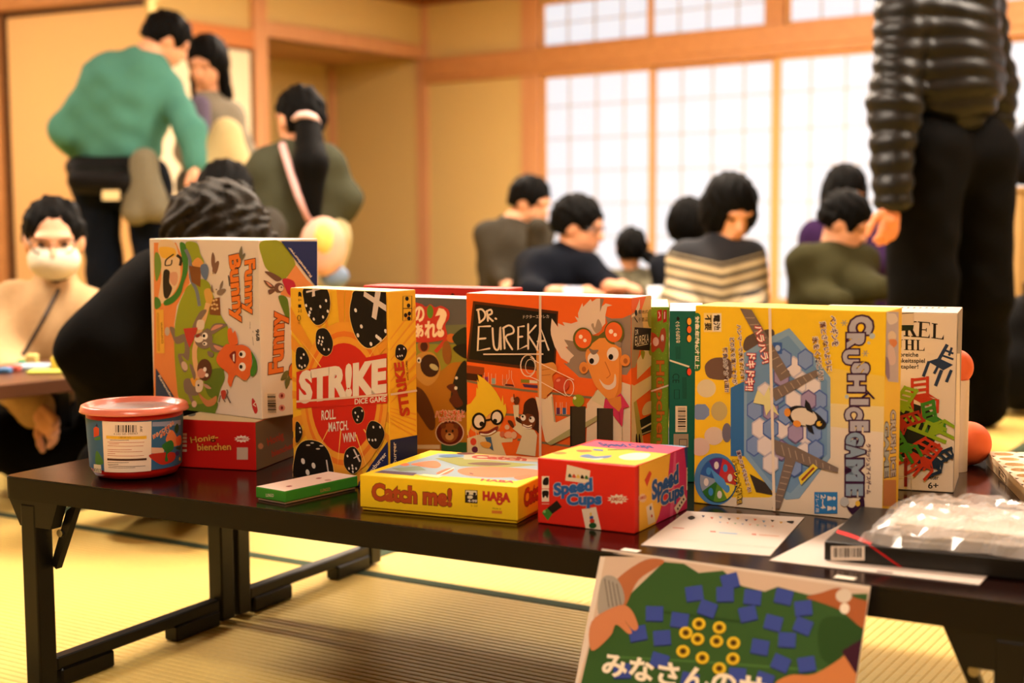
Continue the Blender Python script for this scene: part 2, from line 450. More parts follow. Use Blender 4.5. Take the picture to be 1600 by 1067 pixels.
# ---------------------------------------------------------------- boxes and printed art
TOP = TZ + 0.0004
class Face:
    """flat face: origin p, unit axes a (right), b (up), outward normal n, size w x h"""
    def __init__(s, p, a, b, w, h):
        s.p, s.a, s.b, s.w, s.h = Vector(p), Vector(a).normalized(), Vector(b).normalized(), w, h
        s.n = s.a.cross(s.b).normalized()
    def px(s, x, y):
        q = on_plane(x, y, s.p, s.n) - s.p
        return (q.dot(s.a), q.dot(s.b))
    def world(s, u, v, e=0.0):
        return s.p + s.a * u + s.b * v + s.n * e
class GBox:
    pass
def gbox(name, label, near, theta, W, D, H, z0, col, group=None, bevel=.0015, lip=None, lipcol=None, spec=.2):
    """carton whose nearest upright edge stands at near; front face runs left, side face runs right"""
    th = math.radians(theta)
    a = Vector((-math.cos(th), math.sin(th), 0)); b = Vector((math.sin(th), math.cos(th), 0))
    n0 = Vector((near[0], near[1], z0))
    g = GBox()
    c = n0 + a * W / 2 + b * D / 2
    g.root = thing(name, label, 'game box', (c.x, c.y, z0), group)
    m = mat('card_' + (col if isinstance(col, str) else str(col)), col, .55, spec)
    if lip:
        e = .0022
        MB().box(n0 + a * e + b * e, a * (W - 2 * e), b * (D - 2 * e), Z * (H - .003)).build('base_tray', mat('card_' + lipcol, lipcol, .55, spec), g.root, .0008, 1)
        MB().box(n0 + Z * lip, a * W, b * D, Z * (H - lip)).build('lid', m, g.root, bevel, 2)
    else:
        MB().box(n0, a * W, b * D, Z * H).build('carton', m, g.root, bevel, 2)
    g.front = Face(n0 + a * W, -a, Z, W, H)
    g.side = Face(n0, b, Z, D, H)
    g.top = Face(n0 + a * W + Z * H, -a, b, W, D)
    g.a, g.b, g.n0, g.W, g.D, g.H = a, b, n0, W, D, H
    return g

def clip_poly(pts, w, h, m=.0004):
    def cl(ps, f, inter):
        out = []
        for i in range(len(ps)):
            p, q = ps[i - 1], ps[i]
            if f(q):
                if not f(p): out.append(inter(p, q))
                out.append(q)
            elif f(p): out.append(inter(p, q))
        return out
    def ix(v): return lambda p, q: (v, p[1] + (q[1] - p[1]) * (v - p[0]) / (q[0] - p[0]))
    def iy(v): return lambda p, q: (p[0] + (q[0] - p[0]) * (v - p[1]) / (q[1] - p[1]), v)
    for f, it in ((lambda p: p[0] >= m, ix(m)), (lambda p: p[0] <= w - m, ix(w - m)), (lambda p: p[1] >= m, iy(m)), (lambda p: p[1] <= h - m, iy(h - m))):
        if len(pts) < 3: return []
        pts = cl(pts, f, it)
    return pts
def smooth_pts(pts, sub=5, closed=True):
    n = len(pts); out = []
    rng = range(n) if closed else range(n - 1)
    for i in rng:
        if closed: p0, p1, p2, p3 = pts[i - 1], pts[i], pts[(i + 1) % n], pts[(i + 2) % n]
        else: p0, p1, p2, p3 = pts[max(i - 1, 0)], pts[i], pts[i + 1], pts[min(i + 2, n - 1)]
        for k in range(sub):
            t = k / sub; t2 = t * t; t3 = t2 * t
            out.append(tuple(.5 * (2 * p1[j] + (p2[j] - p0[j]) * t + (2 * p0[j] - 5 * p1[j] + 4 * p2[j] - p3[j]) * t2 + (3 * p1[j] - p0[j] - 3 * p2[j] + p3[j]) * t3) for j in (0, 1)))
    if not closed: out.append(tuple(pts[-1]))
    return out
_txt = {}
def text_geo(s, off):
    k = (s, off)
    if k in _txt: return _txt[k]
    cu = bpy.data.curves.new('lettering', 'FONT'); cu.body = s; cu.offset = off; cu.resolution_u = 3
    o = bpy.data.objects.new('lettering', cu); COL.objects.link(o)
    dg = bpy.context.evaluated_depsgraph_get(); dg.update()
    me = bpy.data.meshes.new_from_object(o.evaluated_get(dg))
    vs = [(v.co.x, v.co.y) for v in me.vertices]; fs = [tuple(p.vertices) for p in me.polygons]
    bpy.data.objects.remove(o); bpy.data.curves.remove(cu); bpy.data.meshes.remove(me)
    _txt[k] = (vs, fs)
    return _txt[k]
STEP = .00013
class Art:
    """flat print on a face, traced in image pixels and unprojected onto the face"""
    def __init__(s, root, face, vw=None, rough=.55):
        s.root, s.f = root, face; s.items = []; s.cur = None; s.vw = vw or (0, 0, 1); s.rough = rough; s.done = []
        s.clip = True
    def view(s, x0, y0, sc): s.vw = (x0, y0, sc); return s
    def P(s, p):
        return (s.vw[0] + p[0] / s.vw[2], s.vw[1] + p[1] / s.vw[2])
    def uv(s, p): return s.f.px(*s.P(p))
    def part(s, name):
        s.cur = {'name': name, 'v': [], 'f': [], 'm': [], 'cols': []}; s.items.append(s.cur); return s
    def _layer(s, us):
        x0 = min(p[0] for p in us); x1 = max(p[0] for p in us); y0 = min(p[1] for p in us); y1 = max(p[1] for p in us)
        l = 1
        for (a0, a1, b0, b1, ll) in s.done:
            if a0 < x1 and a1 > x0 and b0 < y1 and b1 > y0: l = max(l, ll + 1)
        s.done.append((x0, x1, y0, y1, l)); return l
    def _emit(s, col, us, faces, l):
        if col not in s.cur['cols']: s.cur['cols'].append(col)
        ci = s.cur['cols'].index(col); b = len(s.cur['v'])
        for p in us: s.cur['v'].append(s.f.world(p[0], p[1], l * STEP))
        for f in faces: s.cur['f'].append(tuple(b + i for i in f)); s.cur['m'].append(ci)
    def uvpoly(s, col, us):
        if s.clip: us = clip_poly(us, s.f.w, s.f.h)
        if len(us) < 3: return s
        s._emit(col, us, [tuple(range(len(us)))], s._layer(us)); return s
    def poly(s, col, pts): return s.uvpoly(col, [s.uv(p) for p in pts])
    def blob(s, col, pts, sub=5): return s.poly(col, smooth_pts(pts, sub))
    def ell(s, col, cx, cy, rx, ry=None, rot=0, n=20):
        ry = rx if ry is None else ry; c_, s_ = math.cos(math.radians(rot)), math.sin(math.radians(rot))
        return s.poly(col, [(cx + rx * math.cos(t) * c_ - ry * math.sin(t) * s_, cy + rx * math.cos(t) * s_ + ry * math.sin(t) * c_) for t in [2 * math.pi * k / n for k in range(n)]])
    def rect(s, col, x0, y0, x1, y1): return s.poly(col, [(x0, y1), (x1, y1), (x1, y0), (x0, y0)])
    def line(s, col, pts, w, closed=False, smooth=0, taper=False):
        if smooth: pts = smooth_pts(pts, smooth, closed)
        n = len(pts); us = []; fs = []
        for i, p in enumerate(pts):
            q0 = pts[i - 1] if (i > 0 or closed) else p; q1 = pts[(i + 1) % n] if (i < n - 1 or closed) else p
            dx, dy = q1[0] - q0[0], q1[1] - q0[1]; L = math.hypot(dx, dy) or 1
            ww = w * (1 - i / (n - 1)) + .2 * w if taper else w
            nx, ny = -dy / L * ww / 2, dx / L * ww / 2
            us += [s.uv((p[0] + nx, p[1] + ny)), s.uv((p[0] - nx, p[1] - ny))]
        for i in range(n if closed else n - 1):
            j = (i + 1) % n; fs.append((2 * i, 2 * j, 2 * j + 1, 2 * i + 1))
        if s.clip:
            mx = lambda p: (min(max(p[0], .0004), s.f.w - .0004), min(max(p[1], .0004), s.f.h - .0004))
            us = [mx(p) for p in us]
        s._emit(col, us, fs, s._layer(us)); return s
    def text(s, col, body, bl, br, tl, bold=.02, outline=None, spacing=None):
        """lettering whose box is spanned by bottom-left, bottom-right and top-left image points"""
        if s.cur['name'].endswith('lettering') and s.cur['f']: s.part(s.cur['name'])
        o, x, y = (Vector((*s.uv(p), 0)) for p in (bl, br, tl))
        ex, ey = x - o, y - o
        v0, _ = text_geo(body, bold)
        if not v0: return s
        x0 = min(v[0] for v in v0); x1 = max(v[0] for v in v0); y0 = min(v[1] for v in v0); y1 = max(v[1] for v in v0)
        w_, h_ = (x1 - x0) or 1, (y1 - y0) or 1
        def put(col, off):
            vs, fs = text_geo(body, off)
            us = [tuple((o + ex * ((v[0] - x0) / w_) + ey * ((v[1] - y0) / h_))[:2]) for v in vs]
            if s.clip: us = [(min(max(p[0], .0003), s.f.w - .0003), min(max(p[1], .0003), s.f.h - .0003)) for p in us]
            s._emit(col, us, fs, s._layer(us))
        for oc, oo in (outline or []): put(oc, bold + oo)
        put(col, bold); return s
    def barcode(s, x0, y0, x1, y1, vertical=False, paper='#dccab4', ink='#231a14', seed=3):
        s.rect(paper, x0, y0, x1, y1); rnd = random.Random(seed)
        a, e = (y0, y1) if vertical else (x0, x1); m = (e - a) * .07; t = a + m; q = []
        while t < e - m:
            w_ = (e - a) * rnd.choice((.018, .018, .036, .054)); q.append((t, min(t + w_, e - m))); t += w_ + (e - a) * rnd.choice((.018, .027, .04))
        lay = None
        for (p, r) in q:
            if vertical: pts = [(x0 + (x1 - x0) * .22, r), (x1 - (x1 - x0) * .1, r), (x1 - (x1 - x0) * .1, p), (x0 + (x1 - x0) * .22, p)]
            else: pts = [(p, y1 - (y1 - y0) * .22), (r, y1 - (y1 - y0) * .22), (r, y0 + (y1 - y0) * .1), (p, y0 + (y1 - y0) * .1)]
            s.poly(ink, pts)
        return s
    def finish(s):
        out = []; base = next((ch for ch in s.root.children if ch.name.split('.')[0] in ('carton', 'lid', 'sheet', 'board_body', 'tub_body')), s.root)
        for it in s.items:
            if not it['f']: continue
            ms = [mat('print_%s_%d' % (c, s.rough * 100), c, s.rough, .18) for c in it['cols']]
            out.append(mesh_obj(it['name'], it['v'], it['f'], None, s.root if it['name'] in ('rubber_band', 'ribbon') else base, mats=ms, fm=it['m']))
        return out
# near-corner positions on the table, from the photograph
def tab(x, y, z=TZ): p = on_z(x, y, z); return (p.x, p.y)
def colpos(x, Y): d = ray(x, 600); return (d.x / d.y * Y, Y)
B = {}
HON_H = .0745
B['honig'] = gbox('game_box', 'low red game box with yellow bee title under the tall rabbit box', tab(400.5, 736), 16, .138, .19, HON_H, TOP, '#b5150f')
B['bunny'] = gbox('game_box', 'tall white and green game box with running rabbits and orange title, on the red box', tab(409.5, 656, TOP + HON_H), 38, .262, .125, .275, TOP + HON_H + .0004, '#d9cbbd')
B['strike'] = gbox('game_box', 'yellow and red game box with tumbling black dice on its cover', tab(609.5, 768), 37, .192, .06, .2815, TOP, '#e8b12a')
B['green'] = gbox('game_box', 'flat narrow green box with a pale pink top lying at the table edge', tab(445.5, 789.5), 38, .058, .14, .0185, TOP, '#3c8a2a', lip=.003, lipcol='#d8c8b8')
B['catch'] = gbox('game_box', 'flat yellow game box with red-brown title lying in the front row', tab(809, 819.5), 23.5, .227, .205, .0475, TOP, '#ecc51e', lip=.004, lipcol='#d8b01a')
B['speed'] = gbox('game_box', 'red and yellow cube-like game box with blue cup title in the front row', tab(991.5, 835), 29.5, .1345, .166, .0832, TOP, '#d1281a')
B['eureka'] = gbox('game_box', 'orange square game box with a white haired scientist and a blackboard', colpos(986, 2.0), 30, .274, .068, .2695, TOP, '#e2601f')
_d = B['eureka']; _dl = _d.n0 + _d.a * _d.W + _d.b * (_d.D + .003)
_dn = _dl - _d.a * .07
B['dog'] = gbox('game_box', 'dark cartoon dog game box half hidden between the dice box and the scientist box', (_dn.x, _dn.y), 30, .26, .06, .2555, TOP, '#8a5a22')
B['red'] = gbox('game_box', 'tall plain red game box standing furthest back in the row', colpos(792, 2.31), 28, .279, .058, .2655, TOP, '#c22a22')
_p = colpos(1045, 2.10); B['spine'] = gbox('game_box', 'slim bright green game box with an orange lettered spine', _p, 5.5, .04, .18, .2495, TOP, '#6d9a22')
B['crush'] = gbox('game_box', 'large yellow game box with penguin on blue ice blocks, titled sideways', tab(1378.5, 816.5), 29.5, .2545, .078, .2665, TOP, '#e9bd24')
_q = colpos(1045.6, 2.035); _th = math.radians(6.5)
B['teal'] = gbox('game_box', 'slim dark teal game box standing beside the penguin box', (_q[0] + .05 * math.cos(_th), _q[1] - .05 * math.sin(_th)), 6.5, .05, .17, .2485, TOP, '#0d5a50')
B['chair'] = gbox('game_box', 'white game box printed with a pile of coloured toy chairs', tab(1489.5, 770.5), 20.5, .19, .125, .25, TOP, '#d8c6b4')
# ---------------------------------------------------------------- print on each box
def R_(x0, y0, x1, y1): return [(x0, y1), (x1, y1), (x1, y0), (x0, y0)]
def star(cx, cy, rx, ry, n=11, k=.68):
    return [(cx + (rx if i % 2 == 0 else rx * k) * math.cos(math.pi * i / n), cy + (ry if i % 2 == 0 else ry * k) * math.sin(math.pi * i / n)) for i in range(2 * n)]
INK = '#17110e'; WH = '#e2d3c4'
def face_fill(art, col, part):
    art.part(part); f = art.f; e = .0006
    art.uvpoly(col, [(e, e), (f.w - e, e), (f.w - e, f.h - e), (e, f.h - e)])

def rabbit(A, col, cloth, body, head, ear1, ear2, mz):
    A.blob(cloth, body); A.blob(col, head); A.blob(col, ear1); A.blob(col, ear2)
    A.ell('#d8c6ae', mz[0], mz[1], mz[2], mz[2] * .8); A.ell(INK, mz[0] + mz[2] * .4, mz[1] - mz[2] * .3, mz[2] * .28)

# --- rabbit box, front
g = B['bunny']; A = Art(g.root, g.front, (230, 370, 6.668)); A.part('cover_picture')
A.poly('#dd8648', [(70, 60), (300, 60), (420, 330), (445, 480), (370, 600), (310, 720), (285, 900), (280, 1067), (290, 1300), (310, 1500), (340, 1850), (70, 1850)])
A.blob('#dcc09a', [(120, 60), (285, 60), (345, 300), (335, 470), (250, 620), (170, 690), (115, 660), (150, 400)])
A.blob('#e0b040', [(130, 110), (280, 120), (290, 200), (160, 220)])
A.blob('#6f8f3a', [(85, 170), (125, 180), (150, 290), (130, 400), (95, 460), (78, 300)])
A.line('#2c2418', [(190, 300), (200, 240), (280, 180)], 14, smooth=4); A.line('#2c2418', [(310, 190), (355, 230), (345, 300)], 30, smooth=4)
A.line('#2c2418', [(190, 300), (250, 290), (260, 240)], 12, smooth=4)
A.blob('#2c2418', [(172, 360), (235, 358), (232, 470), (262, 540), (215, 640), (172, 600)])
A.blob('#cf9a7c', [(240, 380), (310, 370), (320, 450), (290, 510), (245, 470)])
A.blob('#3f7a2c', [(342, 70), (410, 90), (430, 250), (420, 380), (385, 480), (350, 600), (270, 690), (190, 715), (180, 670), (280, 600), (345, 480), (375, 300)])
A.blob('#4a7f30', [(80, 630), (130, 650), (145, 720), (85, 750)])
A.blob('#8f9a28', [(405, 60), (520, 65), (560, 180), (595, 275), (500, 310), (445, 200)])
A.blob('#8f9a26', [(430, 510), (560, 440), (650, 480), (690, 600), (780, 830), (850, 950), (870, 1150), (790, 1260), (805, 1400), (812, 1480), (770, 1580), (740, 1700), (720, 1800), (690, 1880), (560, 1890), (440, 1880), (340, 1700), (310, 1500), (288, 1200), (290, 950), (330, 720), (385, 590)])
A.blob('#5d7422', [(640, 1400), (780, 1370), (808, 1480), (765, 1590), (730, 1690), (640, 1650), (600, 1500)])
A.blob('#5f7a24', [(400, 1760), (560, 1740), (735, 1720), (715, 1830), (690, 1900), (440, 1900)])
A.line('#6f7684', [(405, 130), (450, 240), (460, 430), (520, 560), (550, 720)], 34, smooth=4)
A.blob('#d2924e', [(470, 290), (530, 215), (590, 270), (560, 320)])
A.poly('#7a4a22', [(440, 300), (568, 318), (560, 525), (470, 470)])
rabbit(A, '#7a5a48', '#5f7090', [(565, 300), (620, 285), (645, 350), (620, 450), (570, 390)], [(690, 300), (735, 250), (750, 280), (720, 380), (680, 370)], [(685, 160), (708, 230), (700, 350), (672, 300), (668, 220)], [(735, 255), (748, 270), (725, 330), (715, 300)], (680, 385, 22))
A.poly('#7a4a26', [(655, 650), (760, 630), (770, 820), (655, 810)])
for k in range(9): A.ell('#d2b07a', 672 + 27 * (k % 3) + 6 * (k // 3), 655 + 45 * (k // 3) + 9 * (k % 2), 13, 12)
rabbit(A, '#84705f', '#cfa04c', [(600, 560), (660, 540), (690, 640), (650, 740), (620, 680)], [(740, 560), (800, 540), (825, 555), (780, 605), (735, 600)], [(795, 455), (790, 510), (760, 560), (765, 500)], [(680, 495), (690, 530), (700, 580), (670, 560)], (720, 555, 24))
A.line('#ddb07a', [(640, 690), (600, 850), (500, 1180), (540, 1480)], 50, smooth=4)
# the running rabbit in red
A.blob('#7d6a5c', [(240, 940), (290, 955), (300, 1040), (390, 1010), (405, 1080), (310, 1115), (265, 1030)]); A.ell('#b9a898', 210, 985, 26, 46)
A.blob('#7d6a5c', [(395, 1070), (445, 1130), (435, 1285), (365, 1235), (395, 1310), (425, 1385), (380, 1400), (325, 1230), (395, 1205)]); A.ell('#cdb09a', 395, 1345, 30, 50, -20)
A.blob('#7d6a5c', [(480, 930), (550, 790), (610, 755), (625, 780), (560, 880), (505, 955)])
A.blob('#d8c6ae', [(535, 870), (600, 875), (595, 960), (525, 955)])
A.poly('#b8382c', [(385, 955), (535, 943), (510, 1040), (450, 1155), (420, 1080)])
A.blob('#7d6a5c', [(500, 1030), (560, 1000), (645, 955), (690, 1050), (665, 1140), (590, 1165), (520, 1120)])
A.blob('#7d6a5c', [(650, 1000), (710, 905), (845, 912), (770, 965), (690, 1015)]); A.blob('#c98a74', [(675, 975), (720, 920), (800, 918), (740, 955)])
A.blob('#7d6a5c', [(665, 1100), (740, 1120), (840, 1160), (760, 1200), (680, 1180)]); A.blob('#c98a74', [(700, 1130), (745, 1135), (805, 1162), (750, 1182)])
A.ell('#e0d2c0', 548, 1065, 46, 36); A.ell('#8a2a20', 540, 1030, 26, 16, -30); A.ell('#efe6da', 612, 1032, 30, 36); A.ell(INK, 603, 1030, 14, 18); A.ell('#efe6da', 612, 1112, 24, 20); A.ell(INK, 606, 1112, 10, 11)
A.blob('#7d6a5c', [(640, 1190), (700, 1210), (690, 1250), (650, 1240)])
# the carrot
A.blob('#d8622a', [(735, 1250), (830, 1120), (900, 1130), (1010, 1125), (1090, 1180), (1102, 1290), (1090, 1420), (1030, 1495), (930, 1440), (885, 1560), (850, 1510), (850, 1420), (760, 1340)])
A.blob('#d8622a', [(850, 975), (885, 952), (905, 1000), (930, 980), (955, 1110), (870, 1120)])
A.blob('#3f7a24', [(1095, 1190), (1150, 1290), (1152, 1400), (1105, 1455), (1085, 1400), (1112, 1300)])
for cy, ry in ((1222, 38), (1352, 45)): A.ell('#efe6da', 1003, cy, 36, ry); A.ell(INK, 990, cy, 17, 21)
A.blob('#7a2018', [(870, 1230), (932, 1190), (932, 1315), (900, 1290)]); A.poly('#efe6da', [(905, 1225), (922, 1215), (922, 1300), (908, 1290)])
# small animals below
A.ell('#5a3420', 605, 1385, 78, 115); A.ell('#c98a70', 575, 1420, 45, 50); A.ell('#efe6da', 610, 1380, 18, 24); A.ell('#efe6da', 630, 1440, 18, 20)
A.blob('#7d6a5c', [(390, 1500), (450, 1475), (560, 1550), (545, 1640), (460, 1650), (400, 1610)]); A.blob('#d89a34', [(460, 1480), (510, 1470), (560, 1500), (500, 1560)])
A.blob('#84705f', [(450, 1330), (480, 1340), (515, 1430), (500, 1490), (475, 1420)])
A.blob('#d8c6ae', [(520, 1500), (590, 1500), (580, 1600), (520, 1610)]); A.ell(INK, 545, 1545, 9, 12)
A.blob('#b58a74', [(590, 1530), (640, 1540), (680, 1580), (630, 1575)]); A.blob('#c07a4a', [(540, 1620), (640, 1700), (730, 1655), (715, 1740), (620, 1760)])
A.line('#84705f', [(450, 1640), (475, 1700), (510, 1740)], 34, smooth=4); A.ell('#d8b8a0', 500, 1740, 26, 34)
A.blob('#b03a2a', [(775, 1610), (820, 1600), (830, 1670), (790, 1690)]); A.line('#6a5248', [(770, 1650), (755, 1720)], 12); A.line('#6a5248', [(820, 1680), (845, 1620), (835, 1590)], 12, smooth=3); A.line('#6a5248', [(830, 1640), (875, 1730)], 14); A.line('#6a5248', [(800, 1690), (820, 1720)], 12)
A.part('title_lettering')
A.text('#e0782c', 'Bunny', (818, 205), (868, 908), (978, 172), .045, [('#4a2412', .03)])
A.text('#e0782c', 'Funny', (988, 255), (992, 822), (1132, 225), .045, [('#4a2412', .03)])
A.blob('#6a6450', [(990, 95), (1000, 170), (985, 230), (962, 180)]); A.blob('#6a6450', [(1028, 170), (1015, 220), (985, 250), (990, 200)])
A.line('#2c2018', [(852, 400), (866, 515)], 10)
A.part('small_print')
A.text(INK, '968', (1128, 965), (1136, 1086), (1166, 960), .03)
A.line('#6a6058', [(1072, 885), (1072, 960)], 4); A.line('#6a6058', [(1100, 980), (1104, 1000)], 5); A.line('#6a6058', [(1098, 1040), (1108, 1130)], 4)
A.poly('#e2aa3e', [(92, 757), (172, 757), (184, 1212), (100, 1212)]); A.text('#6a4218', 'WARNING', (140, 890), (152, 1110), (160, 888), .01)
for k in range(3): A.line('#a8782e', [(105 + 9 * k, 790), (115 + 9 * k, 1190)], 3)
A.blob('#b82a2a', [(1095, 1680), (1128, 1720), (1152, 1810), (1125, 1842), (1092, 1760)]); A.text(WH, 'V', (1098, 1720), (1105, 1775), (1128, 1718), .02)
A.part('brand_corner'); A.poly('#2c3c5c', [(94, 1365), (300, 1690), (360, 1900), (90, 1900)]); A.text(WH, 'Ravensburger', (112, 1452), (312, 1800), (140, 1436), .02)
A.finish()
# --- rabbit box, side
A = Art(g.root, g.side, (390, 370, 7.11)); A.part('side_picture')
A.blob('#8d9425', [(118, 60), (345, 55), (510, 300), (420, 440), (360, 470), (200, 370), (140, 240)])
A.poly('#dd8f52', [(510, 310), (640, 480), (725, 560), (700, 900), (530, 700), (340, 640), (420, 440)])
A.blob('#5f7a24', [(318, 660), (420, 690), (440, 960), (370, 820)])
A.blob('#b5243c', [(360, 480), (410, 462), (500, 510), (500, 660), (430, 640), (395, 570)]); A.ell('#6a4a3a', 325, 565, 55, 55); A.ell('#d8c6b4', 345, 570, 30, 34); A.ell(INK, 350, 560, 9, 9)
A.blob('#6a4a3a', [(165, 385), (240, 395), (355, 465), (300, 495), (220, 440)]); A.blob('#6a4a3a', [(150, 485), (215, 505), (275, 560), (225, 570)]); A.blob('#c98a74', [(180, 500), (215, 515), (245, 550), (215, 545)]); A.blob('#6a4a3a', [(205, 590), (260, 580), (280, 600), (220, 640)])
A.part('brand_corner'); A.poly('#1c2a66', [(345, 50), (745, 50), (745, 570)]); A.text(WH, 'Ravensburger', (697, 432), (448, 105), (668, 454), .02)
A.part('side_lettering')
A.text('#d8702a', 'Funny', (418, 1490), (435, 805), (205, 1530), .045, [('#4a2412', .03)])
A.text('#d8702a', 'Bunny', (650, 1560), (668, 700), (432, 1578), .045, [('#4a2412', .03)])
A.blob('#6a6a3a', [(430, 1490), (380, 1500), (340, 1590), (400, 1575)]); A.blob('#6a6a3a', [(440, 1545), (440, 1620), (400, 1690), (388, 1600)])
A.part('barcode'); A.barcode(165, 1730, 300, 1970, True)
for cy in (1765, 1900): A.ell('#cf8a80', 358, cy, 36, 36); A.ell('#7a2420', 358, cy, 14, 20)
A.finish()

# --- low red box
g = B['honig']; A = Art(g.root, g.front, (270, 640, 7.114)); A.part('title_lettering')
A.text('#dc9c40', 'Honig-', (205, 392), (512, 352), (190, 305), .02, [('#5a1008', .03)])
A.text('#dc9c40', 'bienchen', (275, 455), (650, 448), (270, 378), .02, [('#5a1008', .03)])
A.part('brand_burst'); A.poly(WH, star(770, 325, 92, 42)); A.text('#b02418', 'AMIGO', (712, 340), (832, 338), (712, 312), .03)
A.part('small_print'); A.rect('#b8a090', 712, 420, 835, 555)
for y in (262, 300, 340, 385, 440): A.rect('#d8c8b8', 105, y, 155, y + 28)
A.finish()
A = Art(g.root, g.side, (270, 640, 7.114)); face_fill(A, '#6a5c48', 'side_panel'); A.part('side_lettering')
A.text('#a83a28', 'Honig', (1060, 430), (1240, 345), (1040, 320), .03); A.text('#a83a28', 'bienchen', (1100, 530), (1345, 425), (1095, 455), .03)
A.poly('#c08a70', star(975, 405, 36, 40)); A.finish()
A = Art(g.root, g.top, (270, 640, 7.114)); face_fill(A, '#a8926c', 'lid_picture'); A.blob('#3a3a30', [(160, 40), (250, 40), (240, 70), (180, 75)]); A.finish()

# --- dice box
g = B['strike']; A = Art(g.root, g.front, (440, 430, 3.334)); A.part('cover_picture')
for k in range(26):
    t = 2 * math.pi * (k + .3 * math.sin(k * 3.1)) / 26; dt = .05 + .025 * math.sin(k * 1.7)
    A.poly('#e0922c', [(330 + 60 * math.cos(t), 640 + 100 * math.sin(t)), (330 + 420 * math.cos(t - dt), 640 + 760 * math.sin(t - dt)), (330 + 420 * math.cos(t + dt), 640 + 760 * math.sin(t + dt))])
A.ell('#e59a30', 330, 640, 228, 400, n=36); A.ell('#df7626', 330, 640, 205, 350, n=36); A.ell('#e59a30', 330, 640, 192, 322, n=36); A.ell('#c8281a', 330, 640, 172, 288, n=36)
for (x, y) in ((560, 1000), (470, 1060), (295, 1010), (150, 1000), (100, 330), (540, 300)):
    A.poly('#edc25c', [(330 + (x - 330) * .45 - 3, 640 + (y - 640) * .45), (x, y), (330 + (x - 330) * .45 + 3, 640 + (y - 640) * .45 - 2)])
def die(pts, dots, r):
    A.blob('#e9c070', [(p[0] + (p[0] - sum(q[0] for q in pts) / len(pts)) * .03, p[1] + (p[1] - sum(q[1] for q in pts) / len(pts)) * .03) for p in pts])
    A.blob(INK, pts)
    for d in dots: A.ell('#e2d8d0', d[0], d[1], r, r * 1.6, -15, n=10)
die([(124, 66), (232, 64), (258, 150), (235, 232), (185, 258), (140, 200), (121, 130)], [(237, 132), (207, 163), (246, 187), (221, 217), (133, 157), (158, 175), (152, 193), (148, 208), (173, 228)], 5.5)
A.poly('#d2c2ba', [(133, 82), (218, 66), (218, 72), (134, 92)]); A.poly('#d2c2ba', [(166, 70), (178, 70), (180, 108), (164, 112)])
die([(398, 78), (556, 75), (588, 180), (568, 290), (470, 378), (400, 330), (362, 215), (372, 120)], [(392, 182), (422, 266), (404, 312), (472, 357), (502, 318), (512, 326), (522, 334), (548, 290)], 7)
A.poly('#d2c2ba', [(437, 82), (577, 172), (573, 203), (433, 108)]); A.poly('#d2c2ba', [(497, 70), (526, 70), (500, 232), (476, 217)])
die([(190, 290), (238, 279), (272, 340), (264, 400), (230, 419), (188, 375)], [(205, 322), (222, 325), (202, 340), (218, 345), (199, 352), (214, 360), (228, 385), (252, 386)], 4.5)
die([(84, 385), (120, 380), (150, 440), (125, 488), (84, 478)], [(122, 412), (108, 430), (100, 470), (128, 470), (112, 478)], 4.5)
die([(378, 695), (415, 683), (436, 715), (425, 760), (395, 770), (374, 730)], [(390, 715), (405, 735), (425, 705), (400, 752)], 4)
die([(470, 760), (520, 775), (542, 830), (505, 902), (465, 880), (446, 820)], [(485, 790), (520, 790), (462, 855), (480, 858), (496, 856)], 4.5)
die([(340, 915), (385, 893), (422, 950), (410, 1010), (370, 1032), (332, 985)], [(375, 990), (358, 1005), (377, 1005), (395, 1005), (378, 1022), (350, 940)], 4.5)
A.line('#d2c2ba', [(382, 905), (415, 970)], 8); A.line('#d2c2ba', [(382, 952), (412, 935)], 6)
die([(80, 920), (130, 860), (215, 875), (262, 950), (262, 1060), (80, 1080)], [(118, 967), (173, 990), (142, 1025)], 10)
A.ell('#d2c2b2', 145, 884, 11, 4); A.ell('#d2c2b2', 166, 872, 9, 3.5); A.ell('#d2c2b2', 214, 887, 11, 4); A.ell('#d2c2b2', 196, 903, 11, 4); A.line('#d2c2ba', [(240, 960), (252, 1040)], 7)
die([(80, 770), (98, 768), (116, 815), (100, 860), (80, 865)], [(102, 795), (104, 815)], 4)
A.part('title_lettering'); A.poly('#c8281a', [(84, 503), (566, 403), (566, 665), (84, 692)])
A.text(WH, 'STR!KE', (97, 672), (553, 612), (97, 497), .06)
A.text(WH, 'DICE GAME', (388, 672), (552, 656), (388, 643), .02)
A.text(WH, 'ROLL.', (215, 755), (290, 748), (215, 703), .02); A.text(WH, 'MATCH.', (252, 815), (355, 805), (252, 765), .02); A.text(WH, 'WIN!', (326, 871), (393, 864), (326, 822), .02)
A.part('small_print'); A.blob(INK, [(88, 90), (95, 86), (103, 95), (103, 114), (95, 108), (88, 112)]); A.text('#3a2810', '8+', (87, 135), (104, 135), (87, 123), .0); A.rect(INK, 88, 152, 103, 168); A.text('#3a2810', '2-5', (86, 193), (106, 193), (86, 178), .0); A.line('#2a1c0c', [(95 + 8 * math.cos(t), 222 + 14 * math.sin(t)) for t in [i * .63 for i in range(10)]], 3, closed=True); A.text('#3a2810', '15', (91, 254), (102, 254), (91, 242), .0)
A.part('brand_corner'); A.poly('#1a2458', [(410, 1075), (566, 855), (566, 1140), (400, 1140)]); A.text(WH, 'Ravensburger', (442, 1082), (563, 936), (421, 1064), .02)
A.part('rubber_band'); A.line('#dcbfa8', [(85, 657), (566, 621)], 11)
A.finish()
A = Art(g.root, g.side, (440, 430, 3.334)); A.part('side_picture')
for k in range(7): A.poly('#e0982e', [(566, 330 + 55 * k), (700, 150 + 60 * k), (700, 168 + 60 * k), (566, 337 + 55 * k)])
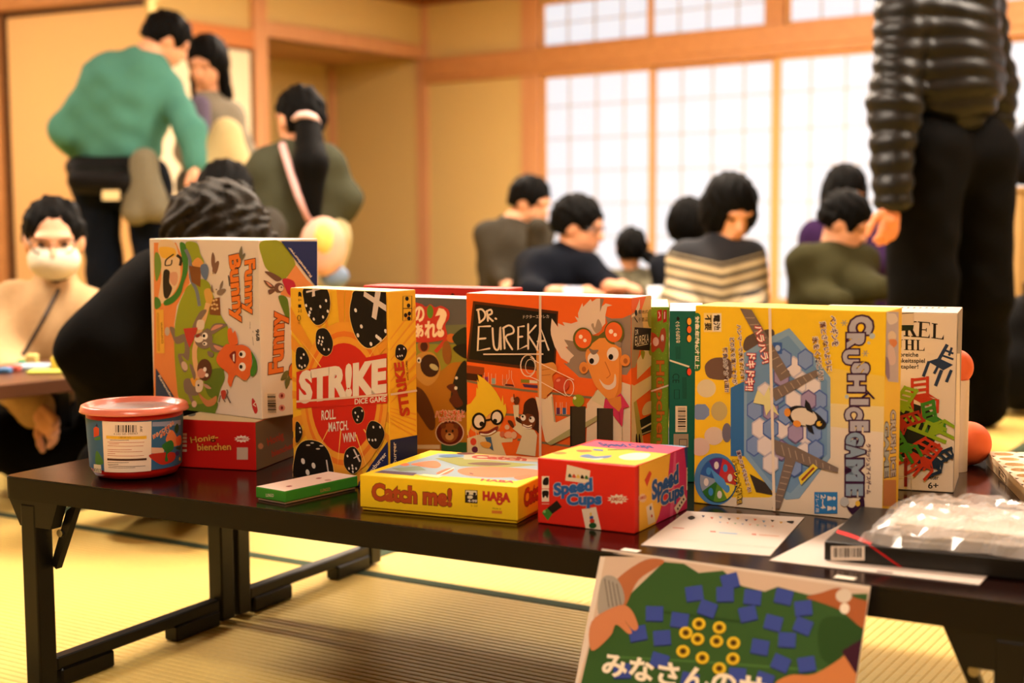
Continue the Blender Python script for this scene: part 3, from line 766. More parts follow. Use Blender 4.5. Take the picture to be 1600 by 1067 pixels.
for k in range(5): A.poly('#e0982e', [(566, 690 + 18 * k), (700, 720 + 30 * k), (700, 729 + 30 * k), (566, 694 + 18 * k)])
die([(596, 372), (622, 360), (650, 385), (645, 420), (625, 444), (592, 425)], [(610, 385), (635, 382), (602, 422), (614, 420), (625, 418)], 3.5)
A.part('side_lettering'); A.text('#b8381c', 'STR!KE', (668, 728), (634, 448), (615, 738), .05); A.text('#7a3a1c', 'DICE GAME', (660, 546), (652, 444), (650, 546), .01)
A.line(INK, [(632, 110), (678, 108), (677, 234), (631, 237)], 3, closed=True)
for cx, cy in ((652, 122), (660, 158), (645, 208), (664, 200), (662, 225)): A.ell(INK, cx, cy, 9, 11)
A.line(INK, [(632, 173), (676, 172)], 3)
A.part('brand_corner'); A.poly('#16204e', [(564, 858), (705, 832), (705, 1150), (564, 1150)]); A.text(WH, 'Ravensburger', (603, 1092), (599, 868), (580, 1094), .02)
A.part('rubber_band'); A.line('#dcbfa8', [(565, 621), (702, 600)], 11)
A.finish()
A = Art(g.root, g.top, (440, 430, 3.334)); face_fill(A, '#e8cf94', 'top_panel'); A.finish()

# --- dog box
g = B['dog']; A = Art(g.root, g.front, (640, 430, 3.68)); A.part('cover_picture')
A.poly('#5a5d5c', [(-200, 90), (400, 90), (400, 300), (-200, 300)]); A.poly('#6a7250', [(-200, 300), (400, 280), (400, 400), (-200, 400)]); A.poly('#8a8a2e', [(-200, 390), (400, 400), (400, 470), (150, 560), (-200, 560)])
A.blob('#a9721f', [(-60, 540), (150, 560), (260, 500), (400, 560), (400, 1000), (-60, 1000)])
A.ell('#a8622e', 82, 405, 34, 40); A.ell('#4a2414', 84, 410, 22, 28)
A.blob('#b98a3e', [(30, 480), (75, 442), (140, 450), (178, 520), (162, 590), (110, 635), (60, 610), (30, 560)]); A.ell('#3a2212', 118, 520, 54, 66, -12); A.ell('#b0a878', 142, 528, 28, 16, 30); A.ell('#e2d8c0', 57, 488, 12, 17); A.ell(INK, 55, 490, 6, 9)
A.line('#b8442a', [(150, 440), (225, 355)], 22); A.blob('#c8702e', [(215, 350), (240, 335), (270, 350), (255, 385), (222, 378)]); A.ell('#8a5a24', 217, 445, 27, 68, -4)
A.blob('#26301c', [(250, 350), (330, 300), (330, 440), (270, 400)]); A.blob('#1c1c14', [(250, 420), (330, 395), (330, 480)])
A.blob('#5a3418', [(30, 645), (85, 670), (140, 780), (148, 870), (120, 890), (75, 830), (30, 750)])
A.blob('#26241a', [(270, 560), (330, 500), (330, 780), (240, 730)]); A.blob('#5a2c18', [(215, 640), (260, 625), (285, 690), (310, 740), (270, 760), (230, 720), (250, 680)]); A.ell('#e0d8c4', 272, 590, 8, 9); A.ell('#e0d8c4', 269, 648, 9, 10)
A.rect('#2c5a34', 183, 960, 330, 1040)
A.ell('#d8c4a8', 232, 905, 82, 74, n=28); A.ell('#5a1a10', 232, 905, 77, 69, n=28); A.ell('#8a4e20', 232, 905, 50, 56); A.ell('#6a3818', 196, 866, 16, 16); A.ell('#6a3818', 270, 866, 16, 16); A.ell('#c89858', 232, 926, 24, 22); A.ell(INK, 214, 895, 6, 8); A.ell(INK, 250, 895, 6, 8); A.ell(INK, 232, 914, 9, 6)
A.rect('#d8c8b0', 45, 975, 175, 998)
A.part('title_lettering'); A.view(560, 430, 8)
A.blob('#bc3a2c', [(640, 370), (780, 355), (850, 395), (905, 362), (965, 400), (1040, 382), (1135, 440), (1138, 540), (1092, 620), (1085, 800), (640, 802)])
A.ell('#5f8a2a', 903, 455, 40, 84); A.text('#ecd9b4', 'の', (700, 585), (832, 585), (700, 385), .04); A.text('#ecd9b4', 'あ', (700, 785), (822, 785), (700, 605), .05); A.text('#ecd9b4', 'れ', (832, 782), (990, 782), (832, 570), .05); A.text('#ecd9b4', '?', (968, 775), (1112, 772), (968, 410), .05)
A.view(640, 430, 3.68); A.text('#d8542c', 'ハブをにぎると', (150, 818), (318, 815), (150, 775), .03, [('#ecdcc0', .06)]); A.text('#d8542c', 'あわててくる?!', (172, 848), (300, 838), (172, 815), .03, [('#ecdcc0', .06)])
A.finish(); A = Art(g.root, g.top); face_fill(A, '#e6dccf', 'top_panel'); A.finish()

# --- scientist box, front
g = B['eureka']; A = Art(g.root, g.front, (640, 430, 3.68)); A.part('cover_picture')
A.poly('#4a2410', [(365, 148), (855, 207), (838, 562), (328, 497)]); A.poly('#191712', [(377, 166), (845, 222), (828, 542), (342, 482)])
A.poly('#8a3c18', [(316, 515), (430, 530), (430, 575), (316, 560)]); A.poly('#3a1c10', [(316, 560), (420, 572), (420, 612), (316, 600)])
for pts in ([(316, 606), (430, 628), (650, 660), (760, 672), (1060, 705)], [(545, 800), (650, 806)], [(840, 800), (960, 812)], [(760, 962), (930, 985)], [(620, 945), (700, 950)]): A.line('#7a6a4c', pts, 13)
for x, y, h, c in ((443, 560, 55, '#8a2c5a'), (484, 565, 60, '#8aa09a'), (548, 570, 60, '#c86a3c'), (855, 730, 70, '#5a2a50'), (890, 730, 70, '#3c5a8a')):
    A.rect(c, x - 10, y + h * .45, x + 10, y + h); A.line('#e0b090', [(x - 12, y), (x - 12, y + h), (x + 12, y + h), (x + 12, y)], 3)
A.poly('#5a1c1c', [(540, 636), (608, 643), (595, 628), (555, 624)]); A.line('#e0b090', [(575, 545), (575, 590), (545, 636), (606, 642), (588, 592), (588, 548)], 3)
A.poly('#7f7a26', [(640, 598), (690, 600), (690, 620), (640, 618)]); A.poly('#d8c8b0', [(690, 602), (738, 606), (738, 622), (690, 620)]); A.poly('#4a2c50', [(650, 625), (740, 632), (740, 650), (660, 643)])
# blond child
A.part('blond_child'); A.view(710, 580, 7.622)
A.poly('#d2c09a', [(120, 810), (280, 755), (540, 715), (560, 850), (620, 1010), (120, 1000)]); A.poly('#d2c09a', [(540, 720), (600, 800), (700, 790), (690, 840), (560, 850)])
A.blob('#dd9a50', [(180, 560), (380, 500), (580, 480), (565, 620), (510, 710), (420, 768), (300, 745), (200, 690)])
A.poly('#e0bb2c', [(110, 420), (200, 380), (262, 290), (268, 190), (285, 215), (275, 95), (300, 140), (280, 38), (360, 90), (440, 165), (500, 240), (545, 320), (565, 370), (580, 280), (592, 410), (612, 380), (628, 470), (600, 560), (570, 470), (520, 450), (440, 490), (385, 545), (300, 490), (230, 530), (205, 640), (165, 760), (110, 760)])
A.ell(INK, 298, 595, 86, 104, n=28); A.ell('#e0d0c0', 300, 595, 60, 76); A.ell(INK, 332, 626, 28, 30); A.ell(INK, 512, 548, 78, 92, n=28); A.ell('#e0d0c0', 510, 548, 56, 68); A.ell(INK, 490, 592, 26, 28); A.line(INK, [(375, 585), (440, 570)], 22)
A.blob('#7a2a1c', [(300, 715), (400, 710), (520, 650), (505, 715), (400, 765), (320, 755)]); A.line('#e6dac8', [(315, 745), (410, 752), (500, 705)], 18, smooth=3)
A.poly('#3c5a7a', [(368, 785), (440, 780), (472, 945), (425, 915)]); A.blob('#d8963c', [(310, 850), (380, 835), (440, 860), (420, 910), (350, 900)])
A.ell('#c8402a', 227, 838, 36, 44); A.ell('#5a2040', 245, 932, 38, 38); A.line('#e0c8a8', [(165, 700), (205, 970)], 6); A.line('#e0c8a8', [(260, 700), (292, 970)], 6)
A.ell('#c86a4a', 575, 750, 30, 36); A.ell('#e0a080', 650, 755, 50, 40); A.ell('#d8b090', 632, 665, 28, 30); A.ell('#d8a888', 715, 760, 34, 44)
# dark haired child
A.part('dark_haired_child')
A.poly('#d2c4a4', [(705, 400), (775, 400), (772, 540), (815, 650), (960, 700), (992, 760), (970, 1010), (740, 980), (810, 770), (700, 680), (740, 640), (715, 520)])
A.blob('#3a1c10', [(825, 480), (840, 380), (910, 320), (975, 340), (1010, 520), (1015, 730), (960, 690), (760, 600), (745, 540), (800, 560)]); A.ell('#6a3418', 890, 595, 84, 95); A.blob('#3a1c10', [(830, 470), (910, 440), (990, 520), (960, 520), (880, 500)])
A.ell('#e8dcd0', 828, 550, 31, 37); A.ell('#e8dcd0', 930, 572, 34, 37); A.ell(INK, 822, 537, 13, 14); A.ell(INK, 915, 558, 13, 14); A.line('#e8d8c8', [(825, 632), (880, 655), (930, 640)], 16, smooth=3); A.line('#e8d8c8', [(825, 655), (880, 680), (930, 668)], 12, smooth=3)
A.blob('#5a2c14', [(715, 330), (760, 300), (785, 340), (760, 395), (725, 390)]); A.ell('#d8a080', 700, 335, 22, 34); A.line('#5a2c14', [(717, 270), (720, 340)], 12); A.blob('#5a2c14', [(640, 590), (690, 590), (720, 660), (690, 665)])
# the scientist
A.part('scientist'); A.view(860, 460, 8.889)
k = 1067
A.poly('#d8c4a6', [(510, 450 + k), (660, 260 + k), (1000, 150 + k), (1125, 190 + k), (1125, 990 + k), (500, 990 + k), (510, 730 + k)])
A.view(710, 580, 7.622); A.poly('#d8c4a6', [(972, 300), (1090, 330), (1172, 262), (1215, 610), (1372, 535), (1560, 455), (1700, 330), (1840, 470), (1650, 620), (1500, 700), (1155, 880), (1090, 830), (1030, 560)]); A.poly('#a09a68', [(1155, 880), (1110, 850), (1372, 690), (1500, 640), (1650, 560), (1840, 440), (1840, 490), (1650, 620), (1500, 710)]); A.line('#b0a684', [(1172, 300), (1205, 600)], 18); A.view(860, 460, 8.889)
A.poly('#a8a070', [(580, 395 + k), (690, 250 + k), (770, 330 + k), (640, 270 + k)])
A.poly('#c9c09a', [(580, 395 + k), (665, 250 + k), (775, 350 + k), (755, 495 + k)])
A.poly('#8f7a68', [(760, 300), (850, 335), (1000, 330), (1125, 275), (1125, 1010), (1060, 1120), (960, 1110), (900, 690)])
A.poly('#8f7a68', [(180, 620), (340, 640), (540, 780), (570, 1000), (575, 1170), (400, 1150), (330, 1080), (180, 950), (230, 960), (280, 900), (205, 790), (250, 790)])
A.poly('#d8c0aa', [(20, 332), (108, 455), (108, 398), (200, 440), (172, 383), (290, 405), (382, 375), (342, 303), (392, 330), (385, 260), (445, 118), (455, 172), (560, 65), (580, 100), (640, 58), (692, 56), (692, 245), (712, 170), (770, 124), (862, 150), (790, 170), (765, 290), (765, 400), (640, 545), (600, 560), (450, 480), (340, 560), (330, 650), (190, 625), (250, 720), (210, 730), (330, 850), (275, 900), (262, 950), (150, 880), (60, 720), (10, 560), (4, 490)])
A.poly('#8a7560', [(692, 56), (748, 60), (725, 140), (692, 245)]); A.blob('#a08a74', [(570, 430), (600, 400), (620, 460), (665, 340), (720, 460), (640, 540)])
A.blob('#dd8c3e', [(600, 630), (760, 595), (870, 690), (975, 705), (1002, 850), (1003, 1067), (995, 1350), (935, 1450), (850, 1468), (770, 1420), (640, 1270), (562, 1090), (512, 930), (505, 800)])
A.blob('#c8782e', [(960, 760), (1002, 850), (1003, 1067), (995, 1350), (935, 1450), (890, 1460), (950, 1300), (965, 1000)])
A.ell('#d8853a', 1050, 912, 70, 82); A.ell('#a8602a', 1056, 922, 30, 38); A.ell('#d8853a', 475, 1015, 64, 82); A.ell('#a8602a', 478, 1035, 30, 38)
A.poly('#5d5a24', [(570, 570), (680, 570), (770, 500), (775, 600), (690, 605), (590, 680)])
A.ell('#5d5a24', 465, 615, 140, 158, n=30); A.ell('#e0642a', 470, 612, 114, 132, n=28); A.ell('#f0d8c0', 435, 585, 27, 29); A.ell('#f0d8c0', 493, 636, 23, 25)
A.ell('#5d5a24', 898, 528, 140, 164, n=30); A.ell('#e0642a', 892, 522, 118, 138, n=28); A.ell('#f0d8c0', 855, 512, 30, 32); A.ell('#f0d8c0', 913, 558, 24, 26)
A.ell('#e0d2c4', 610, 888, 80, 90); A.ell(INK, 586, 922, 33, 40); A.ell('#e0d2c4', 878, 825, 82, 96); A.ell(INK, 852, 865, 33, 40); A.blob('#7d6a5c', [(548, 745), (610, 768), (682, 768), (645, 822), (590, 826)]); A.blob('#8f7a68', [(900, 665), (985, 660), (990, 730), (950, 720)])
A.line('#b86a2c', [(770, 930), (838, 1090), (830, 1130), (790, 1160)], 13, smooth=4)
A.blob('#dcc8b4', [(690, 1172), (755, 1238), (830, 1255), (888, 1205), (905, 1100), (925, 1150), (915, 1270), (830, 1320), (750, 1285)])
A.poly('#c23458', [(770, 375 + k), (860, 410 + k), (990, 300 + k), (1110, 490 + k), (1030, 510 + k), (1010, 770 + k), (885, 610 + k), (880, 520 + k), (750, 505 + k)]); A.poly('#cf8038', [(800, 385 + k), (990, 340 + k), (1000, 490 + k), (965, 560 + k), (850, 460 + k)])
A.line('#8a1c38', [(965, 560 + k), (985, 740 + k)], 6); A.line('#8a7a60', [(1010, 770 + k), (1008, 960 + k)], 5)
A.poly('#3a3122', [(285, 482 + k), (500, 485 + k), (495, 1040 + k), (285, 1040 + k)]); A.poly('#221a12', [(285, 482 + k), (310, 482 + k), (308, 1040 + k), (285, 1040 + k)]); A.poly('#3d3324', [(660, 508 + k), (882, 514 + k), (882, 980 + k), (660, 980 + k)]); A.poly('#221a12', [(660, 508 + k), (682, 508 + k), (680, 980 + k), (660, 980 + k)])
A.ell('#87961e', 400, 405 + k, 82, 86); A.ell('#dfe0b0', 350, 368 + k, 20, 22)
# hand, sleeve cuff and flask
A.view(640, 430, 3.68); A.blob('#cf8a42', [(735, 560), (735, 440), (752, 440), (765, 505), (830, 500), (852, 545), (825, 580), (832, 650), (795, 690), (798, 705), (745, 700), (742, 640)])
A.line('#a8642c', [(765, 545), (820, 535)], 4); A.line('#a8642c', [(765, 575), (815, 570)], 4)
A.line('#e6cdb4', [(682 + 43 * math.cos(t), 520 + 62 * math.sin(t)) for t in [i * .35 for i in range(18)]], 6, closed=True); A.line('#cdb8a0', [(695 + 28 * math.cos(t), 525 + 42 * math.sin(t)) for t in [i * .35 for i in range(18)]], 4, closed=True)
A.ell('#c4472a', 878, 625, 46, 42); A.ell('#e08a70', 860, 603, 12, 8, -20); A.line('#f0d8c0', [(700, 470), (740, 498), (950, 600)], 4); A.line('#f0d8c0', [(690, 578), (740, 600), (905, 692)], 4); A.line('#f0d8c0', [(922 + 28 * math.cos(t), 645 + 48 * math.sin(t)) for t in [i * .35 for i in range(18)]], 4, closed=True)
A.part('title_lettering'); A.view(700, 440, 8); c = '#e0cdb8'
for pts in ([(378, 352), (398, 512)], [(366, 354), (425, 346), (468, 400), (455, 462), (395, 512)], [(490, 366), (502, 490)], [(484, 372), (540, 350), (552, 398), (502, 428), (566, 492)], [(594, 458), (606, 466)],
            [(530, 556), (386, 562), (372, 862), (522, 834)], [(380, 716), (472, 708)], [(558, 580), (572, 790), (605, 852), (640, 815), (655, 565), (662, 846)], [(695, 575), (710, 836)], [(690, 582), (760, 546), (815, 575), (818, 640), (722, 690), (806, 846)],
            [(952, 556), (880, 566), (878, 850), (985, 800)], [(880, 692), (932, 686)], [(1005, 530), (1005, 840)], [(1110, 545), (1010, 660), (1132, 852)], [(1125, 850), (1165, 560), (1270, 852)], [(1132, 745), (1216, 736)]):
    A.line(c, pts, 23, smooth=3 if len(pts) > 3 and pts[0] not in ((530, 556), (952, 556)) else 0)
    for p in (pts[0], pts[-1]): A.ell(c, p[0], p[1], 11, 11, n=8)
A.line(c, [(455, 905), (1205, 903)], 17); A.text('#d8c8b4', 'ドクターエウレカ', (940, 462), (1262, 456), (940, 418), .0)
A.part('rubber_band'); A.view(640, 430, 3.68); A.line('#d6bca8', [(757, 100), (757, 1040)], 14)
A.finish()
# scientist box, side
A = Art(g.root, g.side, (860, 460, 8.889)); A.part('side_picture')
A.poly('#d2a868', [(1330, 20), (1420, 20), (1420, 700), (1270, 480), (1270, 200)]); A.poly('#a08a74', [(1110, 280), (1260, 200), (1290, 470), (1230, 820), (1180, 1010), (1110, 1030)]); A.poly('#d8c0aa', [(1110, 300), (1160, 270), (1240, 60), (1240, 180), (1200, 280), (1110, 330)])
A.poly('#d8c4a0', [(1200, 920), (1290, 780), (1420, 640), (1420, 960), (1200, 1180)]); A.blob('#8f8a24', [(1355, 240), (1400, 215), (1415, 400), (1380, 460), (1350, 380)]); A.blob('#8f8a24', [(1250, 790), (1305, 790), (1300, 860), (1275, 900)]); A.blob('#8f8a24', [(1360, 790), (1400, 690), (1410, 830), (1380, 845)])
A.poly('#d8c49c', [(1110, 1240), (1160, 1265), (1420, 1110), (1420, 1290), (1190, 1470), (1250, 1770), (1290, 2100), (1110, 2100)]); A.poly('#a89c50', [(1150, 1500), (1190, 1470), (1250, 1770), (1280, 2080), (1210, 2080)]); A.poly('#2a2a1c', [(1235, 1745), (1420, 1650), (1420, 1900), (1270, 1960)]); A.line('#d8ccb0', [(1255, 1865), (1420, 1780)], 22); A.line('#a89c80', [(1260, 1940), (1420, 1880)], 16); A.blob('#d8b884', [(1270, 1600), (1330, 1500), (1420, 1490), (1420, 1620), (1290, 1680)])
for x in (1180, 1220): A.blob('#1c140e', [(x, 1960), (x + 14, 1940), (x + 28, 2080), (x, 2080)])
A.part('side_lettering'); A.poly('#2a1a0e', [(1165, 455), (1395, 470), (1375, 780), (1145, 765)]); A.text(WH, 'DR', (1172, 562), (1215, 552), (1172, 492), .0); A.text(WH, 'EUREKA', (1170, 710), (1362, 668), (1170, 585), .0); A.line(WH, [(1190, 718), (1350, 686)], 8)
A.text('#4a3a28', '電池式', (1215, 270), (1350, 262), (1215, 220), .0); A.text('#4a3a28', '不要品', (1215, 380), (1350, 372), (1215, 325), .0); A.line(INK, [(1165, 318), (1208, 388)], 12); A.ell(INK, 1185, 255, 18, 42)
A.finish()
A = Art(g.root, g.top); face_fill(A, '#ecd9c0', 'top_panel'); A.finish()

# --- red box behind
g = B['red']
A = Art(g.root, g.front, (560, 430, 8)); A.part('lid_seam'); A.line('#4a0c0c', [(95, 152), (1858, 178)], 10); A.blob(INK, [(1150, 245), (1180, 225), (1205, 250)]); A.finish()

# --- green spine
g = B['spine']; A = Art(g.root, g.front, (960, 440, 10.667)); A.part('spine_picture')
for k in range(60): A.ell('#a8c440', 655 + (k * 37) % 240, 440 + (k * 83) % 2400, 5, 7, n=6)
A.poly('#a8281c', [(715, 480), (790, 462), (790, 645), (715, 668)]); A.poly('#a8281c', [(812, 480), (872, 465), (872, 665), (812, 690)]); A.line(WH, [(740, 500), (760, 560), (740, 610)], 14); A.line(WH, [(840, 500), (835, 620)], 14)
A.blob('#9a4a24', [(600, 860), (680, 870), (740, 930), (780, 800), (840, 780), (860, 900), (840, 1100), (800, 1180), (740, 1100), (640, 1180), (600, 1080)]); A.ell('#cfc4b0', 690, 1000, 50, 75); A.ell('#cfc4b0', 800, 940, 26, 60); A.ell(INK, 800, 985, 8, 12)
A.view(980, 460, 3.558); A.text('#b8701c', 'Hüpchen', (148, 368), (150, 832), (206, 368), .02, [('#7a3a10', .02)])
A.part('rubber_band'); A.line('#d8d2b4', [(133, 538), (236, 505)], 9); A.finish()
A = Art(g.root, g.top); face_fill(A, '#e6e8a0', 'top_panel'); A.finish()

# --- teal box
g = B['teal']; A = Art(g.root, g.front, (980, 460, 3.558)); A.part('spine_print')
A.text(WH, 'ぐらぐらばなな', (268, 150), (272, 270), (292, 150), .02); A.blob(INK, [(280, 122), (292, 135), (284, 145), (274, 138)])
for k in range(6): A.line('#0a3c34', [(270 + 5 * k, 290), (271 + 5 * k, 360)], 2)
for k in range(6): A.line('#0a3c34', [(308 + 4 * k, 460), (309 + 4 * k, 580)], 2)
A.text('#06302a', 'CE', (252, 440), (252, 492), (290, 440), .0); A.line('#06302a', [(262, 530), (290, 530), (290, 580), (262, 580)], 4, closed=True)
for y, c in ((150, '#e2a03a'), (195, '#d8642a'), (245, '#e2a03a'), (430, '#d8442a')): A.ell(INK, 342, y, 14, 24); A.ell(c, 345, y, 12, 20)
A.part('barcode'); A.barcode(268, 620, 332, 765, True); A.rect('#9a8a78', 258, 775, 340, 850); A.line(INK, [(290, 805), (332, 805), (332, 840), (290, 840)], 4, closed=True)
A.part('rubber_band'); A.line('#d5cdbc', [(233, 366), (345, 402)], 10); A.finish()
A = Art(g.root, g.top); face_fill(A, '#dfe2dc', 'top_panel'); A.finish()

# --- penguin box
g = B['crush']; A = Art(g.root, g.front, (1060, 460, 2.964)); A.part('cover_picture')
A.poly('#e4bf50', [(640, 330), (960, 380), (960, 560), (640, 520)]); A.poly('#dfc78c', [(640, 500), (960, 520), (960, 680), (640, 620)]); A.poly('#ddcab2', [(600, 600), (960, 640), (960, 1080), (60, 1000), (250, 940), (420, 940), (560, 880)])
A.blob('#5f4c40', [(300, 235), (325, 190), (430, 160), (440, 200), (380, 235), (315, 262)]); A.blob('#6a5042', [(122, 335), (150, 300), (200, 292), (243, 310), (243, 388), (145, 388)])
for x, y, rx, ry, c in ((130, 435, 44, 42, '#d2c49c'), (190, 540, 38, 45, '#b8a468'), (165, 655, 44, 42, '#d2bca6'), (100, 705, 46, 42, '#d0b6a6'), (225, 640, 22, 45, '#6a6470')): A.ell(c, x, y, rx, ry)
A.poly('#7488a8', [(62, 530), (85, 508), (125, 508), (143, 530), (143, 560), (120, 580), (85, 580), (62, 560)])
A.poly('#3a3028', [(330, 830), (420, 880), (440, 930), (360, 915)]); A.poly('#3168a0', [(243, 432), (310, 400), (310, 748), (243, 748)])
A.poly('#7f9cb6', [(305, 270), (420, 200), (515, 156), (640, 300), (705, 385), (705, 755), (560, 945), (500, 950), (430, 905), (305, 745)]); A.poly('#6a8cb0', [(318, 290), (510, 190), (690, 400), (690, 740), (520, 920), (440, 880), (318, 730)])
HEX = [(355, 535, 1), (352, 700, 1), (403, 455, 0), (378, 620, 0), (403, 700, 0), (430, 540, 2), (455, 465, 1), (480, 620, 0), (430, 620, 1), (535, 335, 0), (490, 300, 1), (590, 300, 1), (480, 380, 2), (575, 405, 0), (625, 430, 0), (655, 490, 1), (605, 490, 2), (535, 490, 0), (590, 650, 0), (630, 640, 1), (660, 565, 1), (545, 640, 2), (480, 720, 2), (430, 780, 0), (540, 795, 1), (590, 730, 0), (640, 720, 1), (500, 555, 1)]
for x, y, kd in HEX:
    A.poly(('#b8b0bc', '#4a62a0', '#6a5a84')[kd], [(x + 42 * math.sin(math.pi * i / 3), y + 52 * math.cos(math.pi * i / 3)) for i in range(6)])
    A.poly(('#dccfcc', '#7a90bc', '#9a88a8')[kd], [(x + 36 * math.sin(math.pi * i / 3), y + 44 * math.cos(math.pi * i / 3)) for i in range(6)])
A.poly('#d8cf90', [(370, 440), (400, 470), (425, 420), (430, 480), (470, 560), (430, 530), (410, 560), (400, 510), (350, 500)])
A.rect('#3a5c9a', 440, 222, 482, 275); A.ell('#a8b4d0', 462, 248, 12, 14)
for pts in ([(288, 64), (342, 70), (525, 375), (475, 402)], [(430, 440), (640, 348), (660, 370), (452, 492)], [(440, 668), (540, 700), (745, 802), (742, 822), (600, 790), (455, 738)], [(500, 750), (548, 766), (472, 990), (438, 990)]): A.poly('#75645a', pts)
for a0, a1, b0, b1, n in (((292, 75), (500, 400), (338, 78), (522, 378), 10), ((435, 450), (640, 352), (455, 485), (655, 370), 7), ((450, 680), (735, 805), (465, 735), (735, 820), 9), ((505, 760), (445, 980), (543, 768), (470, 985), 8)):
    for i in range(1, n):
        t = i / n; A.line('#a58f7c', [(a0[0] + (a1[0] - a0[0]) * t, a0[1] + (a1[1] - a0[1]) * t), (b0[0] + (b1[0] - b0[0]) * t, b0[1] + (b1[1] - b0[1]) * t)], 4)
A.poly('#dcc23a', [(560, 845), (628, 782), (650, 800), (572, 880)]); A.line('#8a3a20', [(575, 858), (632, 800)], 10)
A.part('penguin'); A.blob('#1c1a1e', [(500, 545), (540, 515), (590, 520), (640, 545), (672, 575), (688, 600), (668, 622), (630, 605), (590, 608), (540, 600)]); A.ell('#d8c8b4', 585, 565, 62, 40, 14); A.poly('#1c1a1e', [(592, 484), (612, 505), (628, 550), (598, 535), (588, 515)]); A.poly('#1c1a1e', [(592, 600), (622, 605), (632, 646), (605, 630)]); A.ell('#dc8a34', 508, 545, 15, 20); A.ell('#dc8a34', 553, 597, 19, 15, 20); A.ell('#1c1a1e', 660, 598, 26, 24); A.ell('#dcae3a', 656, 597, 13, 12); A.ell(INK, 664, 592, 4, 4)
A.part('spinner_picture'); A.ell('#4a80b4', 175, 855, 100, 120, n=32); A.ell('#3a6894', 186, 858, 88, 106, n=32)
cols = ['#b8382c', '#b82c30', '#5a2c70', '#2c5a9c', '#8a96a4', '#2c6a2c', '#5a8a2c', '#dcc23a']
for i in range(8):
    t0 = -math.pi / 8 * 2 * i / 1 + .25; ps = [(186, 858)] + [(186 + 84 * math.cos(t0 - math.pi / 4 * j / 4), 858 + 102 * math.sin(t0 - math.pi / 4 * j / 4)) for j in range(5)]
    A.poly(cols[i], ps); tm = t0 - math.pi / 8; A.ell(('#d8d0c8', '#3f86c0')[i % 2], 186 + 55 * math.cos(tm), 858 + 68 * math.sin(tm), 11, 18)
A.poly('#4f8cc4', [(150, 800), (215, 855), (240, 910), (225, 915), (175, 865)])
A.part('title_lettering')
def cwt(col, s, x0, x1, y0, y1, bold, ol, sk=0): A.text(col, s, (x0, y0), (x0 + sk, y1), (x1, y0), bold, ol)
OL = [('#3a1634', .075)]
A.view(1230, 470, 6.278)
for s, x0, x1, y0, y1, sk in (('C', 620, 850, 150, 330, -20), ('R', 585, 760, 318, 470, 0), ('U', 545, 705, 478, 622, 0), ('S', 640, 815, 608, 722, -15), ('H', 600, 768, 725, 890, 0), ('I', 622, 800, 962, 1020, 0), ('C', 568, 742, 1040, 1170, 0), ('E', 618, 800, 1178, 1278, 0)): cwt('#a9a4ac', s, x0, x1, y0, y1, .07, OL, sk)
A.poly('#2c1030', [(770, 855), (865, 955), (850, 965), (800, 915), (740, 955), (725, 945), (790, 895)])
for cx, cy, r in ((835, 345, 28), (800, 412, 14), (585, 940, 20)): A.ell('#a9b4b8', cx, cy, r, r)
for cx, cy in ((560, 217), (768, 515)):
    for i in range(3): A.line('#9a9488', [(cx - 34 * math.cos(i * 1.05), cy - 34 * math.sin(i * 1.05)), (cx + 34 * math.cos(i * 1.05), cy + 34 * math.sin(i * 1.05))], 8)
A.view(1230, 630, 5.767)
for s, x0, x1, y0, y1, sk in (('G', 535, 698, 262, 385, -8), ('A', 532, 705, 375, 500, 0), ('M', 532, 690, 505, 700, 0), ('E', 532, 688, 725, 832, 0)): cwt('#8496a8', s, x0, x1, y0, y1, .07, OL, sk)
A.text('#4a1c3c', 'クラッシュアイスゲーム', (712, 365), (714, 815), (758, 360), .03, [('#ece0d4', .03)])
A.blob('#2c1030', [(540, 925), (600, 935), (680, 840), (702, 900), (690, 955), (640, 965), (610, 1005), (575, 985)]); A.ell('#dcae3a', 640, 900, 22, 26); A.ell('#b0b0b0', 520, 885, 40, 44)
A.part('slogan_lettering'); A.view(1060, 460, 2.964); P1 = '#3a1c2c'; WO = [('#ece0d4', .07)]
A.text(P1, 'ハンマーで氷をただけ!', (272, 140), (292, 400), (294, 138), .02, WO); A.text(P1, 'どの氷を落とすかが', (240, 200), (254, 416), (263, 198), .02, WO); A.text(P1, '勝負の分かれ道?!', (208, 245), (218, 450), (231, 244), .02, WO)
A.text('#f0e2d4', 'ハラハラ!', (355, 148), (392, 320), (386, 138), .03, [('#c02838', .08)]); A.text('#f0e2d4', 'ドキドキ!!', (322, 272), (312, 442), (362, 274), .03, [('#c02838', .08)])
A.text('#4a1c3c', 'ペンギンを', (699, 100), (714, 240), (732, 97), .02, WO); A.text('#4a1c3c', '落とさないように', (656, 127), (690, 356), (684, 123), .02, WO); A.text('#4a1c3c', '氷をくだこう!!', (622, 197), (652, 396), (650, 192), .02, WO)
A.view(1075, 620, 5.927); A.text('#e8c040', 'ルーレット付き!!', (415, 585), (458, 990), (472, 562), .03, [('#2c1c10', .07)]); A.text('#5a2440', '運命のカギをにぎる!', (455, 502), (562, 880), (492, 488), .02, WO)
A.part('age_label'); A.view(1060, 460, 2.964); A.poly('#2c6a38', [(85 + 18 * math.cos(t), 103 + 18 * math.sin(t)) for t in [math.pi + math.pi * i / 8 for i in range(9)]] + [(85 + 18 * math.cos(t), 338 + 18 * math.sin(t)) for t in [math.pi * i / 8 for i in range(9)]])
A.text('#e8dcc0', '対象年齢6才以上', (74, 100), (74, 345), (98, 100), .03); A.poly('#e6c878', R_(118, 86, 200, 174)); A.poly('#e4d6bc', R_(158, 88, 198, 171)); A.text('#2a2014', '電池', (162, 94), (162, 166), (194, 94), .03); A.text('#2a2014', '不要', (122, 94), (122, 166), (154, 94), .03)
